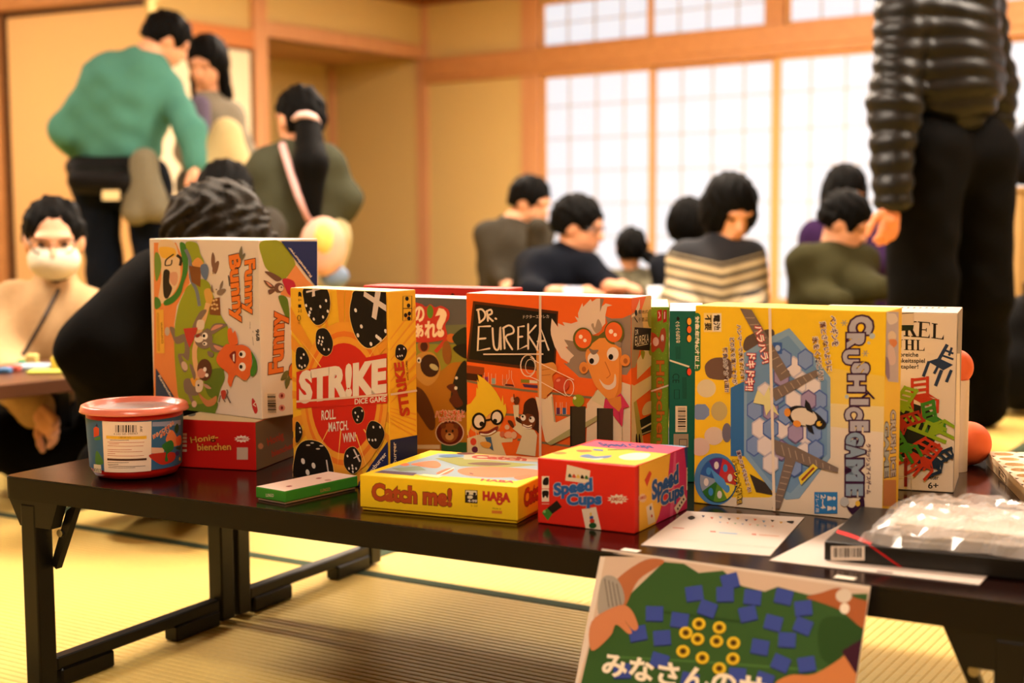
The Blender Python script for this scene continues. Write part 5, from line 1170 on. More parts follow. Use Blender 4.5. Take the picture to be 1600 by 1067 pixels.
pb.inputs['Base Color'].default_value = (.93, .9, .88, 1); pb.inputs['Roughness'].default_value = .07; pb.inputs['Alpha'].default_value = .34; pb.inputs['Specular IOR Level'].default_value = 1.0; pb.inputs['Coat Weight'].default_value = 1.0; pb.inputs['Coat Roughness'].default_value = .03
mesh_obj('film', v1, f1_, bagm, r, smooth=False)
for k in range(7):
    a0 = .10 + .018 * k; o = k0 + fa * (.07 + .012 * math.sin(k * 2.1)) + fb * (.025 + .006 * math.sin(k * 1.3)) + Z * (bxH + .002 + .0028 * k)
    d = math.radians(4 * math.sin(k * 1.9)); ca = fa * math.cos(d) + fb * math.sin(d); cb = fb * math.cos(d) - fa * math.sin(d)
    MB().box(o, ca * .27, cb * .13, Z * .0022).build('card', mat('pale_card_%d' % (k % 3), ('#e2d6c8', '#d2c2b4', '#ece2d8')[k % 3], .5), r)
# ---------------------------------------------------------------- laminated poster hung on the table's front edge
ptl = on_z(943, 858.5, TZ); ptr = on_z(1362, 917, TZ); pe = (ptr - ptl).normalized(); nrm = Vector((pe.y, -pe.x, 0))
ph = math.radians(24); dn = (-Z * math.cos(ph) + nrm * math.sin(ph)).normalized()
p0 = ptl + nrm * .004 + Z * .002; PWd = (ptr - ptl).length; PHt = .212
r = thing('poster', 'laminated photo poster of blue squares on green cloth, hung from the table edge', 'poster', p0 + dn * PHt)
LAM = mat('laminated_paper', '#d8ccc2', .3, .4)
o = p0 + dn * PHt; pn_ = pe.cross(-dn)
MB().box(o, pe * PWd, -dn * PHt, -pn_ * .0012).build('sheet', LAM, r)
A = Art(r, Face(o, pe, -dn, PWd, PHt), (880, 760, 2.222), rough=.3); A.part('photo_print')
A.poly('#c9b3a2', [(150, 222), (1062, 360), (1010, 800), (20, 800), (85, 560)])
A.poly('#35582e', [(100, 520), (205, 400), (350, 262), (420, 268), (470, 300), (555, 292), (620, 345), (700, 365), (745, 348), (850, 376), (1058, 372), (1000, 820), (30, 820)])
A.blob('#2a4a24', [(900, 460), (1040, 480), (1020, 620), (900, 600)]); A.line('#48703a', [(150, 590), (500, 610), (900, 640)], 8); A.line('#2c4a26', [(300, 430), (620, 470)], 10)
A.blob('#ab6844', [(188, 322), (285, 255), (352, 262), (262, 325), (215, 415), (200, 360)]); A.blob('#9c968e', [(133, 325), (175, 312), (205, 350), (212, 405), (170, 430), (122, 440)])
for k in range(4): A.line('#6a655f', [(145 + 14 * k, 320 + 6 * k), (160 + 14 * k, 420 - 2 * k)], 4, smooth=0)
SQ = [(580, 328), (456, 371), (563, 374), (658, 384), (766, 382), (502, 424), (642, 442), (834, 422), (318, 441), (405, 464), (730, 473), (833, 484), (260, 510), (344, 525), (778, 532), (684, 557), (335, 605), (756, 613), (846, 617), (205, 640), (605, 655), (440, 672), (700, 672)]
for i, (x, y) in enumerate(SQ):
    t = math.radians((i * 47) % 40 - 15); sx, sy = 30, 25
    q = [(x + (sx * a_ * math.cos(t) - sy * b_ * math.sin(t)), y + (sx * a_ * math.sin(t) + sy * b_ * math.cos(t))) for a_, b_ in ((-1, 1), (1, 1), (1, -1), (-1, -1))]
    A.poly('#1f2c5c', [(p[0], p[1] + 5) for p in q]); A.poly('#3a4c9e', q)
for x, y in [(472, 477), (543, 490), (427, 508), (468, 530), (533, 537), (592, 543), (417, 572), (484, 595), (590, 598), (543, 632)]: A.ell('#5a4818', x, y + 4, 23, 21); A.ell('#dcbc30', x, y, 23, 21); A.ell('#8a6a1a', x, y, 13, 12); A.ell('#3a2a14', x, y, 8, 7)
A.blob('#c27e58', [(100, 470), (190, 415), (235, 425), (262, 485), (245, 500), (215, 465), (240, 505), (225, 510), (185, 480), (165, 520), (100, 570)])
A.blob('#a25c36', [(845, 385), (900, 368), (960, 353), (1010, 385), (1066, 410), (1050, 495), (965, 432), (890, 402)]); A.ell('#cfc4b8', 975, 380, 28, 24); A.ell('#e2dad0', 978, 424, 17, 19)
A.blob('#c27c4c', [(735, 690), (790, 655), (870, 652), (960, 600), (1010, 560), (1035, 640), (1010, 740), (800, 740)]); A.poly('#3a1a2c', [(968, 572), (1040, 528), (1030, 660), (1010, 640)])
A.part('poster_lettering'); A.text('#ece2d2', 'みなさんのサ', (134, 655), (705, 752), (142, 574), .035)
A.finish()
for k, (x, y) in enumerate(((1320, 905), (985, 862))):
    q = on_z(x, y, TZ); MB().box(q - pe * .011 + nrm * .005 + Z * .0013, pe * .022, -nrm * .012, Z * .0004).build('tape', mat('white_tape', '#ddd6c4', .5), r)
# ---------------------------------------------------------------- people: smooth bodies grown from joints
def sdf_ell(P, c, r, Rm=None):
    q = P - np.array(c)
    if Rm is not None: q = q @ Rm
    r = np.array(r); k0 = np.sqrt(((q / r) ** 2).sum(-1)); k1 = np.sqrt(((q / (r * r)) ** 2).sum(-1)) + 1e-9
    return k0 * (k0 - 1.0) / k1
def sdf_cap(P, a, b, ra, rb):
    a = np.array(a); b = np.array(b); ba = b - a; pa = P - a
    t = np.clip((pa @ ba) / max(ba @ ba, 1e-9), 0, 1)
    return np.sqrt(((pa - t[..., None] * ba) ** 2).sum(-1)) - (ra + (rb - ra) * t)
def smin(a, b, k):
    h = np.clip(.5 + .5 * (b - a) / k, 0, 1)
    return b + (a - b) * h - k * h * (1 - h)
def ev(P, prims, k):
    d = None
    for p in prims:
        v = sdf_cap(P, *p[1:]) if p[0] == 'c' else sdf_ell(P, *p[1:])
        d = v if d is None else smin(d, v, k)
    return d
def bounds(prims, m):
    lo = np.full(3, 1e9); hi = -lo
    for p in prims:
        if p[0] == 'c':
            for q, r in ((p[1], p[3]), (p[2], p[4])): lo = np.minimum(lo, np.array(q) - r); hi = np.maximum(hi, np.array(q) + r)
        else:
            r = max(p[2]); lo = np.minimum(lo, np.array(p[1]) - r); hi = np.maximum(hi, np.array(p[1]) + r)
    return lo - m, hi + m
def nets(func, lo, hi, h):
    n = np.maximum(np.ceil((hi - lo) / h).astype(int) + 1, 3)
    ax = [lo[i] + h * np.arange(n[i]) for i in range(3)]
    P = np.stack(np.meshgrid(*ax, indexing='ij'), -1); F = func(P)
    S = F < 0; c = np.zeros(tuple(n - 1), int)
    off = [(i, j, k) for i in (0, 1) for j in (0, 1) for k in (0, 1)]
    sl = lambda o: tuple(slice(o[a], n[a] - 1 + o[a]) for a in range(3))
    for o in off: c += S[sl(o)]
    msk = (c > 0) & (c < 8)
    if not msk.any(): return np.zeros((0, 3)), []
    acc = np.zeros(tuple(n - 1) + (3,)); cnt = np.zeros(tuple(n - 1))
    for o in off:
        for a in range(3):
            if o[a] == 0:
                o2 = list(o); o2[a] = 1
                f0, f1 = F[sl(o)], F[sl(o2)]; cr = (f0 < 0) != (f1 < 0)
                t = np.where(cr, f0 / np.where(cr, f0 - f1, 1), 0)
                v = np.zeros(tuple(n - 1) + (3,)); v[..., 0] = o[0]; v[..., 1] = o[1]; v[..., 2] = o[2]; v[..., a] = t
                acc += v * cr[..., None]; cnt += cr
    idx = -np.ones(tuple(n - 1), int); ids = np.argwhere(msk); idx[msk] = np.arange(len(ids))
    V = lo + h * (ids + acc[msk] / cnt[msk][:, None]); faces = []
    for a in range(3):
        b, c_ = (a + 1) % 3, (a + 2) % 3
        s0 = [slice(None)] * 3; s1 = [slice(None)] * 3; s0[a] = slice(0, n[a] - 1); s1[a] = slice(1, n[a])
        A_, B_ = S[tuple(s0)], S[tuple(s1)]; e = np.argwhere(A_ != B_)
        e = e[(e[:, b] > 0) & (e[:, c_] > 0) & (e[:, b] < n[b] - 1) & (e[:, c_] < n[c_] - 1)]
        if not len(e): continue
        q = []
        for db, dc in ((1, 1), (0, 1), (0, 0), (1, 0)):
            t = e.copy(); t[:, b] -= db; t[:, c_] -= dc; q.append(idx[t[:, 0], t[:, 1], t[:, 2]])
        q = np.stack(q, 1); flip = ~A_[e[:, 0], e[:, 1], e[:, 2]]; q[flip] = q[flip][:, ::-1]
        faces += q[(q >= 0).all(1)].tolist()
    return V, faces
def blobmesh(name, parts, m, parent):
    """parts: list of (V, F) joined into one mesh"""
    Vs, Fs, b = [], [], 0
    for v, f in parts:
        if not len(f): continue
        Vs.append(v); Fs += [[i + b for i in q] for q in f]; b += len(v)
    if not Vs: return None
    return mesh_obj(name, np.concatenate(Vs), Fs, m, parent, smooth=True)
def grow(prims, h, k=.04, disp=None, cut=None):
    lo, hi = bounds(prims, 3 * h + .02)
    def f(P):
        d = ev(P, prims, k)
        if disp is not None: d = d - disp(P)
        if cut is not None: d = np.maximum(d, cut(P))
        return d
    return nets(f, lo, hi, h)
def folds(amp, s=0.0):
    def f(P):
        x, y, z = P[..., 0], P[..., 1], P[..., 2]
        w = .04 * np.sin(9 * x + 7 * z + s)
        return amp * (np.sin(31 * (x + w) + 24 * z + s) * np.sin(27 * y - 17 * z + 2 * s) + .7 * np.sin(43 * (z + w) - 29 * x + 13 * y + s) * np.sin(11 * x + 9 * z))
    return f
V3 = lambda *a: np.array(a, float)
def J(x, y, Y): return np.array(at_y(x, y, Y))
def unit(v): v = np.array(v, float); return v / np.linalg.norm(v)
def headframe(face, up):
    f = unit(face); r = unit(np.cross(f, up)); u = np.cross(r, f)
    return np.stack([r, f, u], 1)          # columns: right, forward, up
def head_parts(C, H, Rm, ears=True):
    L = lambda x, y, z: C + Rm @ (V3(x, y, z) * H)
    p = [('e', L(0, -.05, .10), V3(.335, .41, .38) * H, Rm), ('e', L(0, .10, -.15), V3(.27, .29, .33) * H, Rm), ('e', L(0, .20, -.36), V3(.14, .15, .12) * H, Rm),
         ('c', L(0, .37, .02), L(0, .445, -.13), .03 * H, .055 * H), ('e', L(0, .34, .09), V3(.22, .06, .05) * H, Rm), ('e', L(0, .36, -.27), V3(.11, .05, .05) * H, Rm)]
    if ears: p += [('e', L(s * .325, -.02, -.06), V3(.045, .09, .13) * H, Rm) for s in (-1, 1)]
    return p, L
def hand_prims(W, d, n, L=.175, curl=25, side=1, spread=6):
    """wrist W, finger direction d, palm normal n; side=+1 puts the thumb on d x n"""
    d = unit(d); n = unit(n - d * (n @ d)); s = np.cross(d, n) * side
    pl = L * .5; pr = [('c', W, W + d * pl * .5, .022 * L / .175, .03 * L / .175)]
    out = []
    for i in range(4):
        o = (i - 1.5) * .0205 * L / .175; base = W + d * pl * (.95 - .06 * abs(i - 1.2)) - s * o
        out.append(('c', W + d * pl * .25 - s * o * .8, base, .0125 * L / .175, .0115 * L / .175))
        ln = L * (.24, .27, .255, .2)[i]; a = math.radians(curl * .6); dd = d * math.cos(a) + n * math.sin(a); dd = unit(dd - s * math.tan(math.radians(spread)) * (i - 1.5) * .5)
        p = base
        for q, (fr, rr) in enumerate(((.46, .0098), (.30, .0090), (.24, .0080))):
            e = p + dd * ln * fr; out.append(('c', p, e, rr * L / .175, (rr - .0007) * L / .175)); p = e
            a = math.radians(curl); dd = unit(dd * math.cos(a) + np.cross(np.cross(dd, n), dd) * math.sin(a))
    p = W + d * pl * .22 + s * .022 * L / .175
    t1 = p + (d * .55 + s * .62 + n * .25) * .045 * L / .175; t2 = t1 + unit(d * .85 + s * .2 + n * .3) * .032 * L / .175; t3 = t2 + unit(d * .95 + n * .3) * .024 * L / .175
    out += [('c', p, t1, .0135 * L / .175, .0115 * L / .175), ('c', t1, t2, .0108 * L / .175, .0100 * L / .175), ('c', t2, t3, .0098 * L / .175, .0085 * L / .175)]
    return pr + out
SKIN = mat('skin', '#d79a76', .5, .3, noise=(30, .05)); SKIN2 = mat('skin_pale', '#e0a888', .5, .3, noise=(30, .05))
HAIRM = mat('black_hair', '#060504', .65, .06, bump=(150, .8)); LIPM = mat('lips', '#a85a4a', .5); EYEW = mat('eye_white', '#d8ccc0', .4); EYED = mat('eye_dark', '#140e0a', .3)
def tagp(o, l): o['label'] = l; return o
def person(label, cfg):
    c = cfg; G = np.array
    base = (c['hipL'] + c['hipR']) / 2; base = Vector((base[0], base[1], c.get('base', 0.0)))
    r = thing('person', label, 'person', base)
    h = c.get('h', .013); sc = c.get('sc', 1.0)
    skin = c.get('skin', SKIN)
    H = c.get('H', .225); hc = c.get('head'); Rm = headframe(c.get('face', (0, -1, 0)), c.get('up', (0, 0, 1)))
    limb = []; top = []; legs = []
    ms = (c['shL'] + c['shR']) / 2; hL, hR = c.get('waL', c['hipL']), c.get('waR', c['hipR']); mh = (hL + hR) / 2
    tr = c.get('tr', .115) * sc
    tor = [('c', ms + (mh - ms) * .12, mh, tr, tr * .98), ('c', c['shL'] * .72 + ms * .28 + (mh - ms) * .14, hL * .8 + mh * .2, .075 * sc, .092 * sc), ('c', c['shR'] * .72 + ms * .28 + (mh - ms) * .14, hR * .8 + mh * .2, .075 * sc, .092 * sc), ('c', c['shL'], c['shR'], .05 * sc, .05 * sc)]
    nk = c.get('neck', ms + V3(0, 0, .06) * sc)
    tor.append(('c', ms, nk, .065 * sc, .05 * sc))
    for s in 'LR':
        if 'el' + s in c:
            limb += [('c', c['sh' + s], c['el' + s], .054 * sc, .043 * sc)]; top.append(('c', c['sh' + s], c['el' + s], .058 * sc * c.get('arm', 1), .052 * sc * c.get('arm', 1)))
            if 'wr' + s in c:
                w_ = c['wr' + s]; e_ = c['el' + s]; limb.append(('c', e_, w_, .042 * sc, .027 * sc)); fr = c.get('sleeve', .93)
                top.append(('c', e_, e_ + (w_ - e_) * fr, .054 * sc * c.get('arm', 1), .04 * sc * c.get('arm', 1)))
        if 'kn' + s in c:
            legs.append(('c', c['hip' + s], c['kn' + s], .088 * sc, .066 * sc))
            if 'an' + s in c: legs.append(('c', c['kn' + s], c['an' + s], .064 * sc, .05 * sc))
    body = [(q[0], q[1], q[2], q[3] * .84, q[4] * .84) for q in tor[:4]] + limb + [(q[0], q[1], q[2], q[3] * .8, q[4] * .8) for q in legs]
    parts = [grow(body, max(h, .016), .03)]
    if hc is not None:
        hp, L = head_parts(hc, H, Rm); parts.append(grow(hp + [('c', L(0, -.08, -.2), nk - (hc - nk) * .25, .052 * sc, .056 * sc)], max(h * .6, .006), .016))
    for s in 'LR':
        if 'hd' + s in c: parts.append(grow(hand_prims(c['wr' + s], *c['hd' + s]), .0042, .006))
    bo = blobmesh('body', parts, skin, r)
    blobmesh(c.get('topname', 'sweater'), [grow([(q[0], q[1], q[2], q[3] + .01, q[4] + .01) for q in tor[:4]] + [('c', ms, ms + (nk - ms) * c.get('collar', .6), .07 * sc, .062 * sc)] + top + c.get('topx', []), h, .035, c.get('disp', folds(.004)))], c['topm'], r)
    if legs:
        blobmesh(c.get('legname', 'trousers'), [grow([('c', c['hipL'], c['hipR'], .105 * sc, .105 * sc)] + [(q[0], q[1], q[2], q[3] * c.get('wide', 1) + .01, q[4] * c.get('wide', 1) + .012) for q in legs], h, .05, folds(.004, 2))], c['legm'], r)
        for s in 'LR':
            if 'an' + s in c and c.get('feet', True):
                a = c['an' + s]; ff = c.get('footdir', V3(0, -1, 0)); blobmesh('sock', [grow([('c', a + V3(0, 0, -.02), a + ff * .13 + V3(0, 0, -.035), .036, .028)], .012, .02)], c.get('sockm', c['legm']), r)
    if hc is not None:
        for s in (-1, 1):
            if c.get('eyes', True):
                blobmesh('eye', [grow([('e', L(s * .135, .355, .005), V3(.055, .03, .024) * H, Rm)], .0025 if H > .2 else .003, .004)], EYED, bo)
            blobmesh('eyebrow', [grow([('c', L(s * .06, .385, .10), L(s * .21, .345, .088), .016 * H, .012 * H)], .003, .004)], HAIRM, bo)
        if c.get('lips', True): blobmesh('mouth', [grow([('e', L(0, .385, -.265), V3(.095, .03, .022) * H, Rm)], .003, .004)], LIPM, bo)
        hm = c.get('hairm', HAIRM); st = c.get('hair', 'short')
        hp = [('e', L(0, -.07, .13), V3(.40, .47, .42) * H, Rm), ('e', L(0, -.16, -.05), V3(.36, .37, .34) * H, Rm)]
        fc = [('e', L(0, .50, -.16), V3(.27, .36, .40) * H, Rm)]
        if st == 'bob': hp += [('e', L(0, -.06, -.12), V3(.46, .42, .40) * H, Rm)]; fc = [('e', L(.03, .52, -.22), V3(.21, .40, .42) * H, Rm)]
        if st == 'long': hp += [('c', L(-.25, -.12, .0), L(-.33, -.05, -.75), .17 * H, .13 * H), ('c', L(.25, -.12, .0), L(.33, -.05, -.75), .17 * H, .13 * H), ('c', L(0, -.25, 0), L(0, -.28, -.7), .3 * H, .2 * H)]
        if st == 'wavy': hp = [('e', L(0, -.05, .1), V3(.46, .5, .44) * H, Rm), ('e', L(0, -.12, -.25), V3(.5, .46, .45) * H, Rm), ('c', L(-.3, -.1, -.3), L(-.38, -.05, -.8), .2 * H, .16 * H), ('c', L(.3, -.1, -.3), L(.38, -.05, -.8), .2 * H, .16 * H)]
        if st == 'back': fc = [('e', L(0, .50, -.10), V3(.30, .37, .50) * H, Rm)]; hp = [('e', L(0, -.07, .12), V3(.365, .44, .40) * H, Rm), ('e', L(0, -.16, -.05), V3(.34, .36, .34) * H, Rm)]
        low = {'short': -.20, 'back': -.28, 'bob': -.55, 'long': -9, 'wavy': -9}[st]
        n_up = Rm[:, 2]; ear = [('e', L(s * .34, .06, -.14), V3(.12, .13, .17) * H, Rm) for s in (-1, 1)] if st in ('short', 'back') else []
        def cut(P):
            d = -ev(P, fc, .01)
            for e in ear: d = np.maximum(d, -sdf_ell(P, *e[1:]))
            if low > -5: d = np.maximum(d, -((P - hc) @ n_up - low * H))
            return d
        dd = (lambda P: .010 * np.sin(P[..., 0] * 110 + 5 * np.sin(P[..., 2] * 40)) * np.sin(P[..., 2] * 70 + P[..., 1] * 60)) if st == 'wavy' else (lambda P: (.0015 if st in ('bob', 'long') else .0045) * np.sin(P[..., 0] * 105 + P[..., 1] * 80 + 3 * np.sin(P[..., 2] * 35)) * np.sin(P[..., 2] * 48 - P[..., 1] * 60) + .003 * np.sin(P[..., 0] * 190 + 2 * np.sin(P[..., 2] * 50)))
        blobmesh('hair', [grow(hp + c.get('hairx', []), max(h * .7, .007), .03, dd, cut)], hm, r)
    for nm, pr, m_, hh, kk in c.get('extra', []): blobmesh(nm, [grow(pr, hh, kk)], m_, r)
    r['_L'] = 0; del r['_L']
    return r, (lambda x, y, z: hc + Rm @ (V3(x, y, z) * H)) if hc is not None else None, Rm
def cloth(key, col, rough=.85, noise=(60, .12)): return mat(key, col, rough, .06, noise=noise, bump=(250, .3))
def seated(cx, Y, sh, head, w=.125, lean=(0, 0), zhip=.11):
    """default joints for somebody sitting on the floor: shoulder pixel sh, depth Y"""
    s = J(sh[0], sh[1], Y); d = dict(shL=s + V3(-w, 0, 0), shR=s + V3(w, 0, 0)); hp = V3(s[0] - lean[0], s[1] - lean[1], zhip)
    d.update(hipL=hp + V3(-.1, 0, 0), hipR=hp + V3(.1, 0, 0), knL=hp + V3(-w - .03, -.24, .02), knR=hp + V3(w + .03, -.24, .02), anL=hp + V3(.03, -.26, -.04), anR=hp + V3(-.03, -.22, -.04), feet=False)
    d['head'] = J(head[0], head[1], Y + (head[2] if len(head) > 2 else 0)); return d
def glasses(r, L, H, Rm, key='thin_frame', m=None):
    m = m or mat('thin_metal_frame', '#3a2c22', .3, .6)
    for s in (-1, 1):
        pts = [Vector(L(s * .15 + .105 * math.cos(t), .415 - .03 * abs(math.cos(t)), -.01 + .085 * math.sin(t))) for t in [2 * math.pi * k / 14 for k in range(15)]]
        MB().tube(pts, .0018, 6, False).build('glasses_rim', m, r)
        MB().tube([Vector(L(s * .255, .38, .01)), Vector(L(s * .34, .0, .02))], .0016, 6).build('glasses_temple', m, r)
    MB().tube([Vector(L(-.05, .42, 0)), Vector(L(.05, .42, 0))], .0016, 6).build('glasses_bridge', m, r)

# --- girl with mask at the left table
Yg = 4.0
c = dict(shL=J(28, 480, Yg), shR=J(136, 490, Yg), head=J(84, 372, Yg - .06), neck=J(84, 432, Yg), face=(.28, -1, -.22), up=(.05, -.2, 1), H=.222, hair='back', h=.011)
c.update(hipL=V3(-1.40, 4.1, .12), hipR=V3(-1.24, 4.1, .12), elL=J(-2, 570, 3.88), wrL=J(58, 640, 3.55), elR=J(182, 545, 3.8), wrR=J(150, 570, 3.6), knL=J(10, 690, 3.62), knR=J(190, 680, 3.62), anL=J(120, 725, 3.6), anR=J(60, 730, 3.62), feet=False,
         topm=cloth('beige_fleece', '#bd9c72', .95), legm=cloth('black_trousers', '#080706'), arm=1.35, collar=.95, tr=.13, topname='fleece_jacket', skin=SKIN2, lips=False, disp=folds(.006),
         hdL=(J(100, 690, 3.5) - J(58, 640, 3.55), V3(0, -1, -.6), .16, 30, 1), sc=.92)
r, L, Rm = person('masked girl in beige fleece jacket sitting at the far left table', c)
H = c['H']
bm_ = [grow([('e', L(0, .20, -.23), V3(.315, .31, .25) * H, Rm)], .005, .01, None, lambda P: -((P - L(0, .06, 0)) @ Rm[:, 1]))]
blobmesh('face_mask', bm_, mat('mask_cloth', '#d6cfba', .9, .1, bump=(80, .3)), r); glasses(r, L, H, Rm)
MB().tube([Vector(J(92, 452, 3.90)), Vector(J(70, 495, 3.85)), Vector(J(42, 545, 3.83)), Vector(J(14, 585, 3.8))], .006, 8).build('zip_flap', mat('dark_zip', '#2c2018', .6), r)
MB().tube([Vector(J(74, 430, 3.92)), Vector(J(88, 436, 3.9)), Vector(J(102, 431, 3.92))], .012, 8).build('inner_collar', mat('black_knit', '#0c0a09', .9), r)
# --- person with wavy hair, black top
Yw = 3.15
c = dict(shL=J(232, 465, Yw), shR=J(372, 470, Yw + .15), head=J(334, 372, Yw), neck=J(318, 432, Yw + .03), face=(-.9, .35, -.25), H=.235, hair='wavy', h=.011, hairm=mat('wavy_dark_hair', '#1f1a12', .55, .12, noise=(45, .7), bump=(160, .6)),
         hipL=J(250, 640, 3.3), hipR=J(350, 640, 3.4), elL=J(150, 545, 3.08), wrL=J(160, 625, 3.25), elR=J(420, 560, 3.3), wrR=J(330, 600, 3.2), knL=J(170, 690, 3.15), knR=J(300, 690, 3.05), topm=cloth('black_wool', '#060504'), legm=cloth('black_skirt', '#0d0b0a'), arm=1.5, tr=.14,
         hdL=(V3(-.05, .05, -.3), V3(1, -.3, 0), .16, 18, 1), topx=[('c', J(250, 450, 3.2), J(180, 560, 3.12), .09, .10)])
c['hipL'][2] = c['hipR'][2] = .13; c['knL'][2] = c['knR'][2] = .14
person('person in black top with wavy grey-streaked hair behind the rabbit box', c)
# --- dark head behind
c = seated(0, 4.5, (356, 352), (355, 306)); c.update(elL=J(315, 430, 4.4), elR=J(400, 430, 4.4), face=(.3, 1, -.2), H=.21, topm=cloth('grey_knit', '#3c3832'), legm=cloth('dark_trousers', '#171514'), sc=.85, hair='bob')
person('black haired child sitting in front of the girl with the ponytail', c)
# --- man in green sweater, bending
Ym = 6.2; jeans = cloth('dark_jeans', '#0b0f17')
c = dict(shL=J(146, 140, Ym - .05), shR=J(258, 135, Ym + .02), waL=J(152, 232, Ym), waR=J(222, 232, Ym), neck=J(238, 78, Ym), head=J(262, 62, Ym + .05), face=(.85, .25, -.55), up=(.35, .1, 1), H=.225, hair='short', h=.014, hipL=J(150, 285, Ym), hipR=J(228, 285, Ym),
         elL=J(100, 205, Ym - .05), wrL=J(128, 245, Ym + .1), elR=J(296, 205, Ym - .1), wrR=J(306, 262, Ym - .15), knL=J(165, 430, Ym), knR=J(240, 430, Ym - .05), anL=J(160, 565, Ym), anR=J(245, 565, Ym), topm=cloth('green_sweater', '#45786a'), legm=jeans, tr=.13, arm=1.2,
         hdR=(V3(.02, -.1, -.3), V3(-1, 0, 0), .17, 25, -1), topx=[('c', J(180, 135, Ym), J(170, 205, Ym), .15, .13), ('c', J(222, 120, Ym), J(210, 205, Ym), .13, .12)], disp=folds(.006, 1))
c['extra'] = [('waist_pack', [('c', J(125, 282, Ym - .17), J(190, 285, Ym - .2), .055, .06), ('c', J(120, 262, Ym - .1), J(215, 262, Ym - .12), .05, .05)], cloth('black_nylon', '#100e0d', .5), .014, .04),
              ('hanging_jacket', [('c', J(228, 250, Ym - .18), J(212, 330, Ym - .2), .05, .06), ('c', J(222, 255, Ym - .18), J(245, 325, Ym - .2), .05, .06)], cloth('grey_jacket', '#6a6350'), .012, .03)]
r, L, Rm = person('man in green sweater with waist pack, bending down', c)
_t = Vector(J(173, 305, Ym - .262)); MB().box(_t - Vector((.035, 0, .02)), (.07, 0, 0), (0, .01, 0), (0, 0, .04)).build('name_tag', mat('cream_tag', '#dcc694', .6), r)
# --- woman with long hair beside him
Yl = 6.85
c = dict(shL=J(302, 178, Yl), shR=J(358, 180, Yl), neck=J(324, 140, Yl), head=J(322, 96, Yl - .05), face=(-.25, -1, -.45), up=(0, -.3, 1), H=.235, hair='long', h=.014, hipL=J(312, 290, Yl), hipR=J(366, 290, Yl), elL=J(290, 235, Yl - .05), wrL=J(305, 270, Yl - .25), elR=J(382, 240, Yl - .05), wrR=J(352, 262, Yl - .25),
         knL=J(312, 430, Yl), knR=J(366, 430, Yl), anL=J(312, 560, Yl), anR=J(366, 560, Yl), topm=cloth('grey_cardigan', '#7a7262'), legm=cloth('grey_skirt', '#4a463e'), topname='cardigan', tr=.12)
c['extra'] = [('inner_top', [('c', J(312, 165, Yl - .14), J(312, 250, Yl - .15), .05, .055)], cloth('mauve_top', '#5f5568'), .012, .03), ('coat_on_arm', [('c', J(352, 205, Yl - .32), J(330, 262, Yl - .34), .06, .075), ('c', J(358, 215, Yl - .32), J(372, 268, Yl - .34), .06, .075)], cloth('cream_coat', '#bfab7c'), .012, .05)]
person('long haired woman in grey cardigan facing the man in green', c)
# --- girl with ponytail
Yp = 5.0; sw = cloth('olive_grey_sweater', '#3e3f30')
c = dict(shL=J(422, 262, Yp), shR=J(508, 260, Yp), waL=J(430, 345, Yp), waR=J(500, 345, Yp), neck=J(462, 226, Yp), head=J(466, 184, Yp), face=(-.75, .75, -.15), H=.215, hair='back', h=.012, hipL=J(430, 372, Yp), hipR=J(500, 372, Yp), elL=J(378, 306, Yp + .05), wrL=J(372, 350, Yp + .25), elR=J(534, 312, Yp + .02), wrR=J(500, 350, Yp + .22),
         knL=J(435, 490, Yp), knR=J(500, 490, Yp), anL=J(435, 625, Yp), anR=J(500, 625, Yp), topm=sw, legm=cloth('khaki_skirt', '#a89c74'), arm=1.35, tr=.12, sc=.95, eyes=False,
         extra=[('ponytail', [('c', J(482, 200, Yp - .12), J(486, 255, Yp - .2), .045, .055), ('c', J(486, 255, Yp - .2), J(488, 335, Yp - .2), .055, .03)], HAIRM, .01, .03)])
r, L, Rm = person('girl with long black ponytail seen from behind', c)
MB().tube([Vector(J(459, 186, Yp - .10)), Vector(J(468, 180, Yp - .14)), Vector(J(480, 179, Yp - .15)), Vector(J(491, 183, Yp - .14)), Vector(J(498, 192, Yp - .10))], [.008, .012, .013, .012, .008], 10).build('hair_band', mat('pink_band', '#e2bcb4', .6), r, smooth=True)
bagr = thing('shoulder_bag', 'round pink and yellow shoulder bag hanging from the girl with the ponytail', 'bag', Vector(J(505, 430, Yp - .24)))
blobmesh('bag_body', [grow([('e', J(505, 385, Yp - .24), V3(.078, .04, .1), None)], .008, .01)], mat('pink_yellow_bag', '#cf9f88', .6, noise=(14, .2)), bagr)
blobmesh('bag_patch', [grow([('e', J(506, 375, Yp - .262), V3(.035, .03, .055), None)], .006, .01)], mat('yellow_patch', '#d0b85c', .6), bagr)
MB().tube([Vector(J(441, 226, Yp - .13)), Vector(J(452, 262, Yp - .2)), Vector(J(466, 305, Yp - .22)), Vector(J(484, 345, Yp - .22))], .0125, 8).build('strap', mat('pink_strap', '#d8a8a4', .6), bagr, smooth=True)
blobmesh('charm', [grow([('e', J(523, 432, Yp - .22), V3(.05, .03, .04), None)], .008, .01)], mat('blue_charm', '#6a7c96', .6), bagr)
